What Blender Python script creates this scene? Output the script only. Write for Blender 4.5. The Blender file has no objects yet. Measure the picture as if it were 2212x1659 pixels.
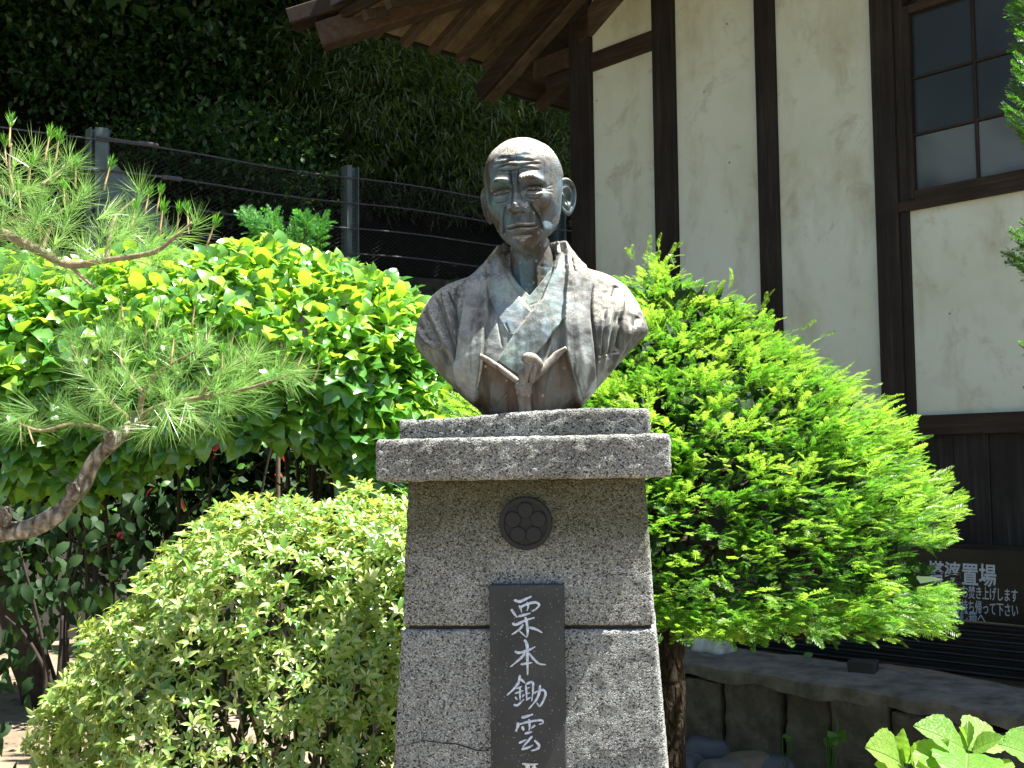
import bpy, bmesh, math, random
import numpy as np
from mathutils import Vector, Matrix, Euler

SC = bpy.context.scene
COL = SC.collection
RNG = np.random.default_rng(11)
random.seed(5)
rad = math.radians

# ------------------------------------------------------------------ camera
FPX, PCX, PCY, YH = 2480.0, 1106.0, 829.5, 1003.0     # measured on the photo at 2212 px width
CAMZ = 1.5
PITCH = math.atan((YH - PCY) / FPX)
ROLL = 0.010
_f = Vector((0, math.cos(PITCH), math.sin(PITCH)))
_r = Vector((1, 0, 0))
_u = _r.cross(_f)
R2 = _r * math.cos(ROLL) - _u * math.sin(ROLL)
U2 = _u * math.cos(ROLL) + _r * math.sin(ROLL)
CAMLOC = Vector((0, 0, CAMZ))
cd = bpy.data.cameras.new('camera')
cd.sensor_width = 36.0
cd.lens = 36.0 * FPX / 2212.0
cd.clip_start = 0.05
cd.clip_end = 500
cam = bpy.data.objects.new('camera', cd)
COL.objects.link(cam)
cam.matrix_world = Matrix(((R2.x, U2.x, -_f.x, 0), (R2.y, U2.y, -_f.y, 0), (R2.z, U2.z, -_f.z, CAMZ), (0, 0, 0, 1)))
SC.camera = cam

# ------------------------------------------------------------------ light
SUN_EL, SUN_HEAD = rad(66), rad(99)
TOSUN = Vector((math.sin(SUN_HEAD) * math.cos(SUN_EL), math.cos(SUN_HEAD) * math.cos(SUN_EL), math.sin(SUN_EL)))
world = bpy.data.worlds.new('World')
SC.world = world
world.use_nodes = True
wn = world.node_tree
sky = wn.nodes.new('ShaderNodeTexSky')
sky.sky_type = 'NISHITA'
sky.sun_disc = False
sky.sun_elevation = SUN_EL
sky.sun_rotation = SUN_HEAD
wn.links.new(sky.outputs[0], wn.nodes['Background'].inputs[0])
wn.nodes['Background'].inputs[1].default_value = 0.05
sl = bpy.data.lights.new('sun', 'SUN')
sl.energy = 5.0
sl.angle = rad(0.5)
sl.color = (1.0, 0.955, 0.88)
so = bpy.data.objects.new('sun', sl)
COL.objects.link(so)
so.location = TOSUN * 30
so.rotation_euler = TOSUN.to_track_quat('Z', 'Y').to_euler()
SC.view_settings.view_transform = 'Standard'
SC.view_settings.look = 'None'
SC.view_settings.gamma = 1.0
SC.view_settings.exposure = 2.08
SC.cycles.max_bounces = 6
SC.cycles.diffuse_bounces = 3
SC.cycles.glossy_bounces = 2
SC.cycles.transparent_max_bounces = 4
SC.cycles.use_denoising = True

# ------------------------------------------------------------------ helpers
def ray(px, py):
    d = _f * FPX + R2 * (px - PCX) - U2 * (py - PCY)
    return d
def at(px, py, Y):
    d = ray(px, py)
    return CAMLOC + d * (Y / d.y)
def project(P):
    """numpy (N,3) -> photo px at 2212 width, depth"""
    q = np.asarray(P, float) - np.array(CAMLOC)
    z = q @ np.array(_f)
    return PCX + FPX * (q @ np.array(R2)) / z, PCY - FPX * (q @ np.array(U2)) / z, z

def mesh_np(name, V, F, smooth=False, var=None):
    """V (N,3); F (M,k) or list of such arrays"""
    me = bpy.data.meshes.new(name)
    V = np.asarray(V, np.float32)
    Fs = F if isinstance(F, list) else [F]
    Fs = [np.asarray(f, np.int32) for f in Fs if len(f)]
    tot = np.concatenate([np.full(len(f), f.shape[1], np.int32) for f in Fs])
    idx = np.concatenate([f.ravel() for f in Fs])
    me.vertices.add(len(V)); me.vertices.foreach_set('co', V.ravel())
    me.loops.add(len(idx)); me.loops.foreach_set('vertex_index', idx)
    me.polygons.add(len(tot))
    st = np.zeros(len(tot), np.int32); st[1:] = np.cumsum(tot)[:-1]
    me.polygons.foreach_set('loop_start', st)
    me.polygons.foreach_set('loop_total', tot)
    me.polygons.foreach_set('use_smooth', np.full(len(tot), smooth, bool))
    if var is not None:
        a = me.attributes.new('var', 'FLOAT', 'POINT')
        a.data.foreach_set('value', np.asarray(var, np.float32))
    me.update(calc_edges=True)
    me.validate()
    return me

def add(name, me, m=None, parent=None, loc=(0, 0, 0), rot=(0, 0, 0), label=None, cat=None, group=None, kind=None):
    o = bpy.data.objects.new(name, me)
    COL.objects.link(o)
    o.location = loc
    o.rotation_euler = rot
    if m is not None and me is not None and not me.materials:
        me.materials.append(m)
    if parent is not None:
        o.parent = parent
    return tag(o, label, cat, group, kind)
def tag(o, label=None, cat=None, group=None, kind=None):
    for k, v in (('label', label), ('category', cat), ('group', group), ('kind', kind)):
        if v:
            o[k] = v
    return o
def empty(name, loc, label, cat, group=None, rot=(0, 0, 0)):
    o = add(name, None, None, None, loc, rot, label, cat, group)
    o.empty_display_size = 0.1
    return o

def nz(P, s=1.0, seed=0.0):
    """cheap smooth pseudo noise in [-1,1] for (N,3)"""
    P = np.asarray(P, float) * s
    x, y, z = P[..., 0] + seed * 1.7, P[..., 1] - seed * 2.3, P[..., 2] + seed * 0.9
    return (np.sin(1.9 * x + 1.3 * np.sin(1.1 * y + .7 * z)) + np.sin(2.3 * y + 1.7 * np.sin(1.3 * z - .6 * x) + 1.1)
            + np.sin(2.1 * z + 1.5 * np.sin(.9 * x + 1.2 * y) + 2.3)) / 3.0

def rbox(sx, sy, sz, r=.01, n=(8, 8, 8), fn=None):
    """rounded, subdivided box centred on x,y and standing on z=0"""
    h = np.array((sx, sy, sz)) / 2
    r = min(r, h.min() * .98)
    def axis(hh, k):
        a = np.linspace(-hh + r, hh - r, max(2, k))
        e = r * np.array((1, .7, .35))
        return np.concatenate([-(hh - r) - e, a, (hh - r) + e[::-1]])
    ax = [axis(h[i], n[i]) for i in range(3)]
    V, F, off = [], [], 0
    for d in range(3):
        a, b = [i for i in range(3) if i != d]
        A, B = np.meshgrid(ax[a], ax[b], indexing='ij')
        for s in (-1, 1):
            P = np.zeros(A.shape + (3,))
            P[..., a] = A; P[..., b] = B; P[..., d] = s * h[d]
            na, nb = A.shape
            I = np.arange(na * nb).reshape(na, nb) + off
            q = np.stack([I[:-1, :-1], I[1:, :-1], I[1:, 1:], I[:-1, 1:]], -1).reshape(-1, 4)
            flip = (s > 0) if d != 1 else (s < 0)
            F.append(q if flip else q[:, ::-1])
            V.append(P.reshape(-1, 3)); off += na * nb
    V = np.concatenate(V); F = np.concatenate(F)
    c = np.clip(V, -(h - r), h - r)
    dlt = V - c
    ln = np.linalg.norm(dlt, axis=1, keepdims=True)
    V = np.where(ln > 1e-9, c + dlt / np.maximum(ln, 1e-9) * r, V)
    V[:, 2] += h[2]
    key = np.round(V, 6)
    _, first, inv = np.unique(key, axis=0, return_index=True, return_inverse=True)
    inv = inv.reshape(-1)
    V = V[first]; F = inv[F]
    ok = np.array([len(set(f)) == 4 for f in F.tolist()])
    F = F[ok]
    if fn is not None:
        V = fn(V)
    return V, F

def beam_vf(a, b, w, h, up=(0, 0, 1), ch=.006):
    """chamfered bar from a to b, w across, h along up"""
    a, b, up = Vector(a), Vector(b), Vector(up)
    d = (b - a).normalized()
    s = d.cross(up).normalized()
    t = s.cross(d).normalized()
    w2, h2 = w / 2, h / 2
    pr = [(-w2 + ch, -h2), (w2 - ch, -h2), (w2, -h2 + ch), (w2, h2 - ch), (w2 - ch, h2), (-w2 + ch, h2), (-w2, h2 - ch), (-w2, -h2 + ch)]
    V = [tuple(p + s * x + t * y) for p in (a, b) for x, y in pr]
    F4 = [(i, (i + 1) % 8, 8 + (i + 1) % 8, 8 + i) for i in range(8)]
    caps = [(0, 7, 6, 5, 4, 3, 2, 1), tuple(range(8, 16))]
    return np.array(V), [np.array(F4)[:, ::-1], np.array(caps)[:, ::-1]]
def beam(name, a, b, w, h, m, parent=None, up=(0, 0, 1), ch=.006, **k):
    V, F = beam_vf(a, b, w, h, up, ch)
    return add(name, mesh_np(name, V, F), m, parent, **k)

def tube_vf(P, R, n=8, cap=True, wob=0, seed=0):
    P = np.asarray(P, float); k = len(P)
    R = np.broadcast_to(np.asarray(R, float), (k,))
    T = np.gradient(P, axis=0); T /= np.linalg.norm(T, axis=1, keepdims=True) + 1e-12
    ref = np.array((0, 0, 1.)) if abs(T[0][2]) < .9 else np.array((1., 0, 0))
    N = []
    v = ref - T[0] * (ref @ T[0]); v /= np.linalg.norm(v)
    for i in range(k):
        v = v - T[i] * (v @ T[i]); v /= np.linalg.norm(v) + 1e-12
        N.append(v.copy())
    N = np.array(N); B = np.cross(T, N)
    a = np.arange(n) / n * 2 * math.pi
    V = P[:, None] + R[:, None, None] * (np.cos(a)[None, :, None] * N[:, None] + np.sin(a)[None, :, None] * B[:, None])
    if wob:
        w = nz(V, 1 / max(R.max(), 1e-4) * .9, seed)
        V = P[:, None] + (V - P[:, None]) * (1 + wob * w[..., None])
    I = np.arange(k * n).reshape(k, n)
    F = np.stack([I[:-1], np.roll(I[:-1], -1, 1), np.roll(I[1:], -1, 1), I[1:]], -1).reshape(-1, 4)
    V = V.reshape(-1, 3)
    if cap:
        V = np.concatenate([V, P[:1], P[-1:]])
        j = np.arange(n)
        c0 = np.stack([np.full(n, k * n), np.roll(I[0], -1), I[0]], -1)
        c1 = np.stack([np.full(n, k * n + 1), I[-1], np.roll(I[-1], -1)], -1)
        return V, [F, np.concatenate([c0, c1])]
    return V, [F]
def join_vf(parts):
    V, D, off = [], {}, 0
    for v, fs in parts:
        V.append(v)
        for f in (fs if isinstance(fs, list) else [fs]):
            f = np.asarray(f)
            if len(f):
                D.setdefault(f.shape[1], []).append(f + off)
        off += len(v)
    return np.concatenate(V), [np.concatenate(x) for x in D.values()]
def spline(P, k=12):
    """Catmull-Rom through the points"""
    P = np.asarray(P, float)
    Q = np.concatenate([[2 * P[0] - P[1]], P, [2 * P[-1] - P[-2]]])
    out = []
    for i in range(1, len(Q) - 2):
        t = np.linspace(0, 1, k, endpoint=False)[:, None]
        a, b, c, d = Q[i - 1], Q[i], Q[i + 1], Q[i + 2]
        out.append(.5 * (2 * b + (c - a) * t + (2 * a - 5 * b + 4 * c - d) * t ** 2 + (3 * b - 3 * c + d - a) * t ** 3))
    out.append(P[-1:])
    return np.concatenate(out)
def scatter(TV, TF, pos, frm, scale, var=None):
    """copies of a template at positions with 3x3 frames (columns x,y,z)"""
    TV = np.asarray(TV, float); N = len(pos); k = len(TV)
    scale = np.broadcast_to(np.asarray(scale, float), (N,))
    V = np.einsum('nij,kj->nki', frm * scale[:, None, None], TV) + pos[:, None]
    F = np.asarray(TF)[None] + (np.arange(N) * k)[:, None, None]
    vr = None if var is None else np.repeat(var, k)
    return V.reshape(-1, 3), F.reshape(-1, np.asarray(TF).shape[1]), vr
def unit(v):
    v = np.asarray(v, float)
    return v / (np.linalg.norm(v, axis=-1, keepdims=True) + 1e-12)
def frames(ydir, nrm):
    """columns: x = side, y = ydir, z ~ nrm"""
    y = unit(ydir)
    x = unit(np.cross(y, nrm))
    z = np.cross(x, y)
    return np.stack([x, y, z], -1)
def rdir(n):
    return unit(RNG.normal(size=(n, 3)))
def fmat(M, p):
    return Matrix(((M[0][0], M[0][1], M[0][2], p[0]), (M[1][0], M[1][1], M[1][2], p[1]), (M[2][0], M[2][1], M[2][2], p[2]), (0, 0, 0, 1)))

# ------------------------------------------------------------------ materials
class NT:
    def __init__(s, name):
        s.m = bpy.data.materials.new(name)
        s.m.use_nodes = True
        s.t = s.m.node_tree
        s.b = s.t.nodes['Principled BSDF']
        s.o = s.t.nodes['Material Output']
        s._c = None
    def n(s, typ, ins=None, **pr):
        nd = s.t.nodes.new('ShaderNode' + typ)
        for k, v in pr.items():
            setattr(nd, k, v)
        for k, v in (ins or {}).items():
            s.set(nd.inputs[k], v)
        return nd
    def set(s, sock, v):
        if isinstance(v, bpy.types.NodeSocket):
            s.t.links.new(v, sock)
        elif hasattr(v, 'outputs'):
            s.t.links.new(v.outputs[0], sock)
        else:
            if isinstance(v, tuple) and len(v) == 3 and sock.type == 'RGBA':
                v = v + (1,)
            sock.default_value = v
    def co(s, scale=(1, 1, 1), rot=(0, 0, 0)):
        if s._c is None:
            s._c = s.n('TexCoord').outputs['Object']
        if scale == (1, 1, 1) and rot == (0, 0, 0):
            return s._c
        return s.n('Mapping', {'Vector': s._c, 'Scale': scale, 'Rotation': rot}).outputs[0]
    def noise(s, scale, det=4, rough=.55, dist=0, sc=(1, 1, 1)):
        return s.n('TexNoise', {'Vector': s.co(sc), 'Scale': scale, 'Detail': det, 'Roughness': rough, 'Distortion': dist}).outputs['Fac']
    def ramp(s, fac, stops, interp='LINEAR'):
        r = s.n('ValToRGB', {'Fac': fac})
        r.color_ramp.interpolation = interp
        e = r.color_ramp.elements
        while len(e) < len(stops):
            e.new(.5)
        for el, (p, c) in zip(e, stops):
            el.position = p
            el.color = (c, c, c, 1) if isinstance(c, (int, float)) else tuple(c) + (1,)
        return r.outputs[0]
    def mix(s, fac, a, b, blend='MIX'):
        nd = s.n('Mix', data_type='RGBA', blend_type=blend)
        s.set(nd.inputs[0], fac); s.set(nd.inputs[6], a); s.set(nd.inputs[7], b)
        return nd.outputs[2]
    def math(s, op, a, b=0.0, c=None):
        nd = s.n('Math', operation=op)
        s.set(nd.inputs[0], a); s.set(nd.inputs[1], b)
        if c is not None:
            s.set(nd.inputs[2], c)
        return nd.outputs[0]
    def mapr(s, v, a, b, c=0.0, d=1.0):
        nd = s.n('MapRange', {0: v, 1: a, 2: b, 3: c, 4: d})
        return nd.outputs[0]
    def bump(s, h, strength=.4, dist=.004, prev=None):
        nd = s.n('Bump', {'Height': h, 'Strength': strength, 'Distance': dist})
        if prev is not None:
            s.set(nd.inputs['Normal'], prev)
        return nd.outputs[0]
    def fin(s, col, rough=.8, nrm=None, spec=.5, metal=0.0):
        s.set(s.b.inputs['Base Color'], col)
        s.set(s.b.inputs['Roughness'], rough)
        s.set(s.b.inputs['Specular IOR Level'], spec)
        s.set(s.b.inputs['Metallic'], metal)
        if nrm is not None:
            s.set(s.b.inputs['Normal'], nrm)
        return s.m

def leaf_mat(name, stops, trans, tfac=.4, rough=.42, spec=.5, vein=None):
    s = NT(name)
    va = s.n('Attribute', attribute_name='var').outputs['Fac']
    rn = s.n('ObjectInfo').outputs['Random']
    v = s.math('FRACT', s.math('ADD', va, rn))
    c = s.ramp(v, stops)
    t = s.mix(1.0, s.ramp(v, [(0, .75), (1, 1.2)]), trans, 'MULTIPLY')
    s.fin(c, rough, None, spec)
    tr = s.n('BsdfTranslucent', {'Color': t})
    mx = s.n('MixShader', {0: tfac, 1: s.b.outputs[0], 2: tr.outputs[0]})
    s.t.links.new(mx.outputs[0], s.o.inputs[0])
    return s.m

def wood_mat(name, a, b, c, grain=(30, 30, 1.6), bump=.35, rough=.75):
    s = NT(name)
    g = s.noise(1.0, 6, .62, .6, grain)
    l = s.noise(2.2, 3)
    fine = s.noise(9.0, 5, .7, 0, grain)
    col = s.ramp(s.math('ADD', s.math('MULTIPLY', g, .7), s.math('MULTIPLY', fine, .3)), [(.3, a), (.52, b), (.72, c)])
    col = s.mix(s.mapr(l, .35, .7), col, s.mix(1.0, col, (.55, .5, .45), 'MULTIPLY'))
    return s.fin(col, rough, s.bump(s.math('ADD', g, fine), bump, .004), .35)

def plain(name, col, rough=.7, var=.25, scale=12, bump=.2, spec=.4, metal=0.0):
    s = NT(name)
    n1 = s.noise(scale, 6, .6)
    d = tuple(x * (1 - var) for x in col); u = tuple(min(1, x * (1 + var)) for x in col)
    return s.fin(s.ramp(n1, [(.3, d), (.7, u)]), rough, s.bump(s.noise(scale * 4, 5), bump, .003), spec, metal)

M = {}
# weathered timber of the hall
M['timber'] = wood_mat('timber', (.012, .009, .007), (.026, .019, .014), (.060, .047, .036))
M['timber_x'] = wood_mat('timber_x', (.020, .013, .008), (.042, .027, .016), (.085, .058, .036), grain=(1.6, 30, 30))
M['rafter'] = wood_mat('rafter', (.045, .033, .021), (.105, .078, .050), (.18, .14, .092), grain=(1.6, 24, 24))
M['hip'] = wood_mat('hip', (.045, .030, .018), (.10, .064, .038), (.17, .115, .068), grain=(2, 22, 22))
M['soffit'] = wood_mat('soffit', (.13, .095, .05), (.25, .19, .105), (.36, .29, .17), grain=(1.5, 18, 18), bump=.2)
M['pent'] = wood_mat('pent', (.030, .019, .011), (.062, .041, .024), (.11, .075, .046), grain=(18, 1.5, 18))
M['plank'] = wood_mat('plank', (.014, .012, .010), (.028, .024, .020), (.075, .066, .056), grain=(34, 34, 1.3))
M['lumber'] = wood_mat('lumber', (.20, .13, .06), (.34, .24, .12), (.45, .34, .19), grain=(1.5, 25, 25))
s = NT('plaster')
a = s.noise(.9, 5, .6, .4); b = s.noise(5.5, 6, .65); c2 = s.noise(2.2, 5, .65, .25, (1, 1, .5))
col = s.ramp(a, [(.25, (.575, .59, .43)), (.55, (.685, .715, .58)), (.8, (.72, .76, .665))])
col = s.mix(s.mapr(c2, .50, .70, 0, .6), col, (.42, .38, .23))
col = s.mix(s.mapr(s.noise(3.3, 7, .7, .5), .55, .72, 0, .6), col, (.34, .30, .21))
col = s.mix(s.mapr(s.noise(1.3, 6, .7, .4, (1, 1, 2.2)), .62, .66, 0, .15), col, (.44, .40, .30))
col = s.mix(s.mapr(b, .66, .74, 0, .55), col, (.30, .25, .17))
vv = s.n('TexVoronoi', {'Vector': s.co(), 'Scale': 9.0}, feature='F1')
col = s.mix(s.math('MULTIPLY', s.mapr(vv.outputs['Distance'], .10, .06), s.mapr(s.n('SeparateColor', {0: vv.outputs['Color']}).outputs[0], .8, .84)), col, (.28, .24, .17))
M['plaster'] = s.fin(col, .92, s.bump(s.noise(40, 6), .12, .003), .2)
s = NT('frosted_pane')
M['pane'] = s.fin(s.ramp(s.noise(1.1, 2), [(.35, (.022, .028, .028)), (.65, (.045, .055, .056))]), .3, s.bump(s.noise(160, 2), .05, .001), .28)
s = NT('frosted_pane_reflect_tint')  # reflection and curtain brightness painted into the colour of the bottom panes
M['pane_reflect_tint'] = s.fin(s.ramp(s.noise(1.6, 2, .5, .4), [(.38, (.050, .062, .064)), (.62, (.14, .165, .168))]), .4, s.bump(s.noise(160, 2), .05, .001), .25)
M['roof_tile'] = plain('roof_tile', (.10, .10, .105), .6)
# garden stone and soil
def terrazzo(name, base, stain, moss=False):
    s = NT(name)
    v = s.n('TexVoronoi', {'Vector': s.co(), 'Scale': 320.0, 'Randomness': 1.0}, feature='F1')
    cell = s.n('SeparateColor', {0: v.outputs['Color']}).outputs[0]
    grain = s.ramp(cell, [(0, (.022, .022, .022)), (.14, (.035, .035, .034)), (.17, tuple(x * .72 for x in base)), (.6, base), (.92, tuple(min(.8, x * 1.6) for x in base)), (1, (.62, .61, .58))])
    v2 = s.n('TexVoronoi', {'Vector': s.co(), 'Scale': 175.0, 'Randomness': 1.0}, feature='F1')
    pit = s.mapr(s.math('ADD', v2.outputs['Distance'], s.math('MULTIPLY', s.n('SeparateColor', {0: v2.outputs['Color']}).outputs[1], .8)),   .24, .30)
    grain = s.mix(pit, (.02, .02, .019), grain)
    gap = s.mapr(v.outputs['Distance'], .3, .75)
    grain = s.mix(s.math('MULTIPLY', gap, .62), grain, tuple(x * .38 for x in base))
    st = s.noise(3.2, 6, .62, .5)
    col = s.mix(s.mapr(st, .42, .70, 0, .72), grain, s.mix(1.0, grain, stain, 'MULTIPLY'))
    if moss:
        z = s.n('SeparateXYZ', {0: s.co()}).outputs[2]
        band = s.math('MULTIPLY', s.mapr(s.math('ADD', z, s.math('MULTIPLY', s.noise(9, 5), .14)), moss - .03, moss + .10), .75)
        col = s.mix(band, col, s.mix(.55, s.mix(1.0, grain, (.30, .29, .10), 'MULTIPLY'), (.034, .033, .010)))
    hgt = s.math('ADD', s.math('MULTIPLY', gap, -.7), s.math('MULTIPLY', pit, 1.0))
    return s.fin(col, .9, s.bump(hgt, .55, .003), .25)
M['terrazzo_cap'] = terrazzo('terrazzo_cap', (.30, .312, .295), (.36, .35, .31))
M['terrazzo_shaft'] = terrazzo('terrazzo_shaft', (.315, .328, .31), (.42, .41, .35), moss=1.345)
M['terrazzo_base'] = terrazzo('terrazzo_base', (.315, .332, .325), (.60, .60, .57))
s = NT('black_granite')
v = s.n('TexVoronoi', {'Vector': s.co(), 'Scale': 330.0}, feature='F1')
cell = s.n('SeparateColor', {0: v.outputs['Color']}).outputs[0]
col = s.mix(s.math('MULTIPLY', s.mapr(cell, .93, .97), s.mapr(v.outputs['Distance'], .45, .15)), s.ramp(s.noise(9, 5), [(.3, (.022, .025, .026)), (.7, (.045, .050, .051))]), (.30, .31, .30))
M['granite'] = s.fin(col, .55, s.bump(s.noise(220, 3), .15, .001), .35)
M['granite_rough'] = plain('granite_rough', (.040, .042, .038), .9, .6, 180, .5)
M['granite_disc'] = plain('granite_disc', (.013, .015, .016), .7, .3, 120, .1)
M['white_paint'] = plain('white_paint', (.50, .56, .66), .7, .35, 160, .2)
M['white_worn'] = plain('white_worn', (.60, .62, .60), .8, .5, 220, .3)
s = NT('garden_soil')
n1, n2, n3 = s.noise(.8, 6), s.noise(7, 7, .65), s.noise(45, 5, .7)
col = s.ramp(n1, [(.3, (.13, .10, .065)), (.5, (.21, .17, .12)), (.7, (.31, .27, .205))])
col = s.mix(s.mapr(n2, .45, .7, 0, .6), col, (.10, .075, .045))
col = s.mix(s.mapr(n3, .62, .7, 0, .6), col, (.42, .38, .31))
M['soil'] = s.fin(col, .95, s.bump(s.math('ADD', n2, n3), .6, .02), .2)
s = NT('hill_soil')
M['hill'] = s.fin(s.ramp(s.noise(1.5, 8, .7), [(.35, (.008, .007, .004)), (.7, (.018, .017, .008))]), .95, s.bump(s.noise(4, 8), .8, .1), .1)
s = NT('wall_stone')
col = s.ramp(s.noise(7, 8, .68, .5), [(.28, (.045, .040, .030)), (.5, (.10, .090, .072)), (.75, (.18, .165, .135))])
col = s.mix(s.mapr(s.noise(3.1, 4), .55, .72, 0, .6), col, (.035, .045, .014))
M['wall_stone'] = s.fin(col, .92, s.bump(s.noise(26, 8, .7), .8, .012), .25)
M['mortar'] = plain('mortar', (.135, .128, .11), .95, .5, 9, .7, .2)
M['concrete'] = plain('concrete', (.040, .039, .033), .95, .5, 3, .5, .2)
M['pebble_grey'] = plain('pebble_grey', (.125, .125, .120), .6, .25, 9, .25)
M['pebble_blue'] = plain('pebble_blue', (.082, .086, .112), .55, .2, 9, .2)
M['pebble_tan'] = plain('pebble_tan', (.155, .125, .092), .6, .25, 9, .25)
M['white_rock'] = plain('white_rock', (.50, .52, .53), .8, .3, 20, .5)
# metal and plastic
M['fence_paint'] = plain('fence_paint', (.11, .15, .145), .55, .25, 5, .1)
M['cable'] = plain('cable', (.11, .11, .125), .75, .35, 60, .2, .2)
M['wire'] = plain('wire', (.035, .035, .032), .9, .3, 20, .1, .1)
M['black_plastic'] = plain('black_plastic', (.020, .021, .022), .42, .35, 5, .15)
M['sign_board'] = wood_mat('sign_board', (.018, .014, .007), (.030, .024, .012), (.044, .036, .020), grain=(1.4, 20, 20), bump=.1, rough=.5)
M['sign_paint'] = plain('sign_paint', (.50, .53, .55), .6, .12, 40, .1)
# bark
def bark(name, a, b, c, sc=(1, 1, .45), scale=38):
    s = NT(name)
    v = s.n('TexVoronoi', {'Vector': s.co(sc), 'Scale': float(scale)}, feature='DISTANCE_TO_EDGE').outputs['Distance']
    n1 = s.noise(scale * .8, 7, .7)
    col = s.ramp(s.math('ADD', s.math('MULTIPLY', n1, .8), s.math('MULTIPLY', v, .5)), [(.3, a), (.5, b), (.72, c)])
    return s.fin(col, .95, s.bump(s.math('ADD', s.mapr(v, 0, .25), n1), .9, .012), .2)
M['pine_bark'] = bark('pine_bark', (.07, .055, .04), (.28, .24, .19), (.55, .51, .44))
M['twig'] = plain('twig', (.11, .078, .045), .9, .4, 60, .3)
M['twig_pale'] = plain('twig_pale', (.24, .19, .12), .9, .4, 60, .3)
M['stem_dark'] = plain('stem_dark', (.030, .023, .016), .9, .4, 40, .4)
M['yew_bark'] = bark('yew_bark', (.014, .010, .006), (.035, .025, .015), (.07, .052, .034))
M['candle'] = plain('candle', (.36, .27, .13), .8, .3, 150, .2)
# foliage
M['yew'] = leaf_mat('yew_needle', [(0, (.030, .090, .014)), (.45, (.060, .155, .022)), (.8, (.105, .23, .035)), (1, (.17, .30, .06))], (.20, .52, .035), .42, .40, .45)
M['yew_tip'] = leaf_mat('yew_tip', [(0, (.11, .22, .03)), (.6, (.17, .30, .045)), (1, (.25, .38, .08))], (.42, .72, .06), .48, .38, .45)
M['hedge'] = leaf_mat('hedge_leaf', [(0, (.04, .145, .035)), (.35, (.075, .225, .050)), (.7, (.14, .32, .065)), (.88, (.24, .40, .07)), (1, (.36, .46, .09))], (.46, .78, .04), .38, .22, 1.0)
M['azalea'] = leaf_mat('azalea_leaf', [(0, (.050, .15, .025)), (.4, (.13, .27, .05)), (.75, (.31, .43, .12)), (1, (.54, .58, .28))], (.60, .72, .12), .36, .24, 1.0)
M['pine'] = leaf_mat('pine_needle', [(0, (.10, .24, .06)), (.5, (.19, .36, .10)), (1, (.36, .50, .20))], (.38, .70, .14), .36, .26, .6)
M['pine_new'] = leaf_mat('pine_new', [(0, (.075, .22, .02)), (1, (.12, .30, .03))], (.25, .68, .04), .42, .4, .4)
M['hydrangea'] = leaf_mat('hydrangea_leaf', [(0, (.10, .24, .03)), (.6, (.14, .29, .045)), (1, (.20, .34, .07))], (.38, .64, .05), .42, .30, .7)
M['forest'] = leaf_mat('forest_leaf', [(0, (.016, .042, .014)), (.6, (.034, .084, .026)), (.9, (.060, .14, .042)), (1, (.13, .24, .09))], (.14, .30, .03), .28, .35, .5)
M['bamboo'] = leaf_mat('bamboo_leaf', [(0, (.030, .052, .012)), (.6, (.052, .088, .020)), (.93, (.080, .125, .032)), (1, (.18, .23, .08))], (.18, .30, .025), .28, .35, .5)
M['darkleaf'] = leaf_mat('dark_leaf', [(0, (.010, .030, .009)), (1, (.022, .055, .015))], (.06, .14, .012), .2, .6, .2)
M['fir'] = leaf_mat('fir_needle', [(0, (.055, .20, .04)), (1, (.11, .32, .07))], (.18, .55, .06), .42, .4, .4)
M['cedar'] = leaf_mat('cedar_needle', [(0, (.030, .10, .015)), (1, (.07, .19, .025))], (.13, .42, .02), .4, .4, .4)
M['redleaf'] = leaf_mat('red_leaf', [(0, (.25, .012, .02)), (1, (.42, .04, .06))], (.70, .05, .06), .4, .4, .4)
s = NT('hydrangea_veined')
xyz = s.n('SeparateXYZ', {0: s.co()})
axx = s.math('ABSOLUTE', xyz.outputs[0])
vn = s.math('ABSOLUTE', s.math('SUBTRACT', s.math('FRACT', s.math('ADD', s.math('MULTIPLY', xyz.outputs[1], 8.5), s.math('MULTIPLY', axx, -7.0))), .5))
vn = s.math('MINIMUM', s.mapr(vn, .0, .10), s.mapr(axx, .004, .02))
rn = s.n('ObjectInfo').outputs['Random']
base = s.ramp(rn, [(0, (.09, .23, .03)), (.6, (.13, .28, .04)), (1, (.20, .33, .06))])
base = s.mix(s.mapr(s.noise(7, 5), .4, .7, 0, .35), base, (.07, .19, .03))
base = s.mix(s.math('SUBTRACT', 1.0, vn), base, (.24, .36, .10))
s.fin(base, .33, s.bump(s.math('ADD', vn, s.math('MULTIPLY', s.noise(24, 4), .5)), .5, .02), .7)
tr = s.n('BsdfTranslucent', {'Color': s.mix(s.math('SUBTRACT', 1.0, vn), (.36, .62, .05), (.22, .44, .04))})
mx = s.n('MixShader', {0: .40, 1: s.b.outputs[0], 2: tr.outputs[0]})
s.t.links.new(mx.outputs[0], s.o.inputs[0])
M['hydrangea'] = s.m
M['weed'] = leaf_mat('weed_leaf', [(0, (.05, .15, .02)), (1, (.09, .23, .035))], (.2, .5, .03), .35, .4, .4)
# ================================================================== ground and hillside
gx = np.linspace(-26, 26, 131); gy = np.linspace(-14, 38, 131)
GX, GY = np.meshgrid(gx, gy, indexing='ij')
P = np.stack([GX, GY, GX * 0], -1)
GZ = .02 * nz(P, 1.3) + .012 * nz(P, 4.1, 3)
V = np.stack([GX, GY, GZ - .02], -1).reshape(-1, 3)
I = np.arange(131 * 131).reshape(131, 131)
F = np.stack([I[:-1, :-1], I[1:, :-1], I[1:, 1:], I[:-1, 1:]], -1).reshape(-1, 4)
add('ground', mesh_np('ground', V, F, True), M['soil'], kind='structure')

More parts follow.
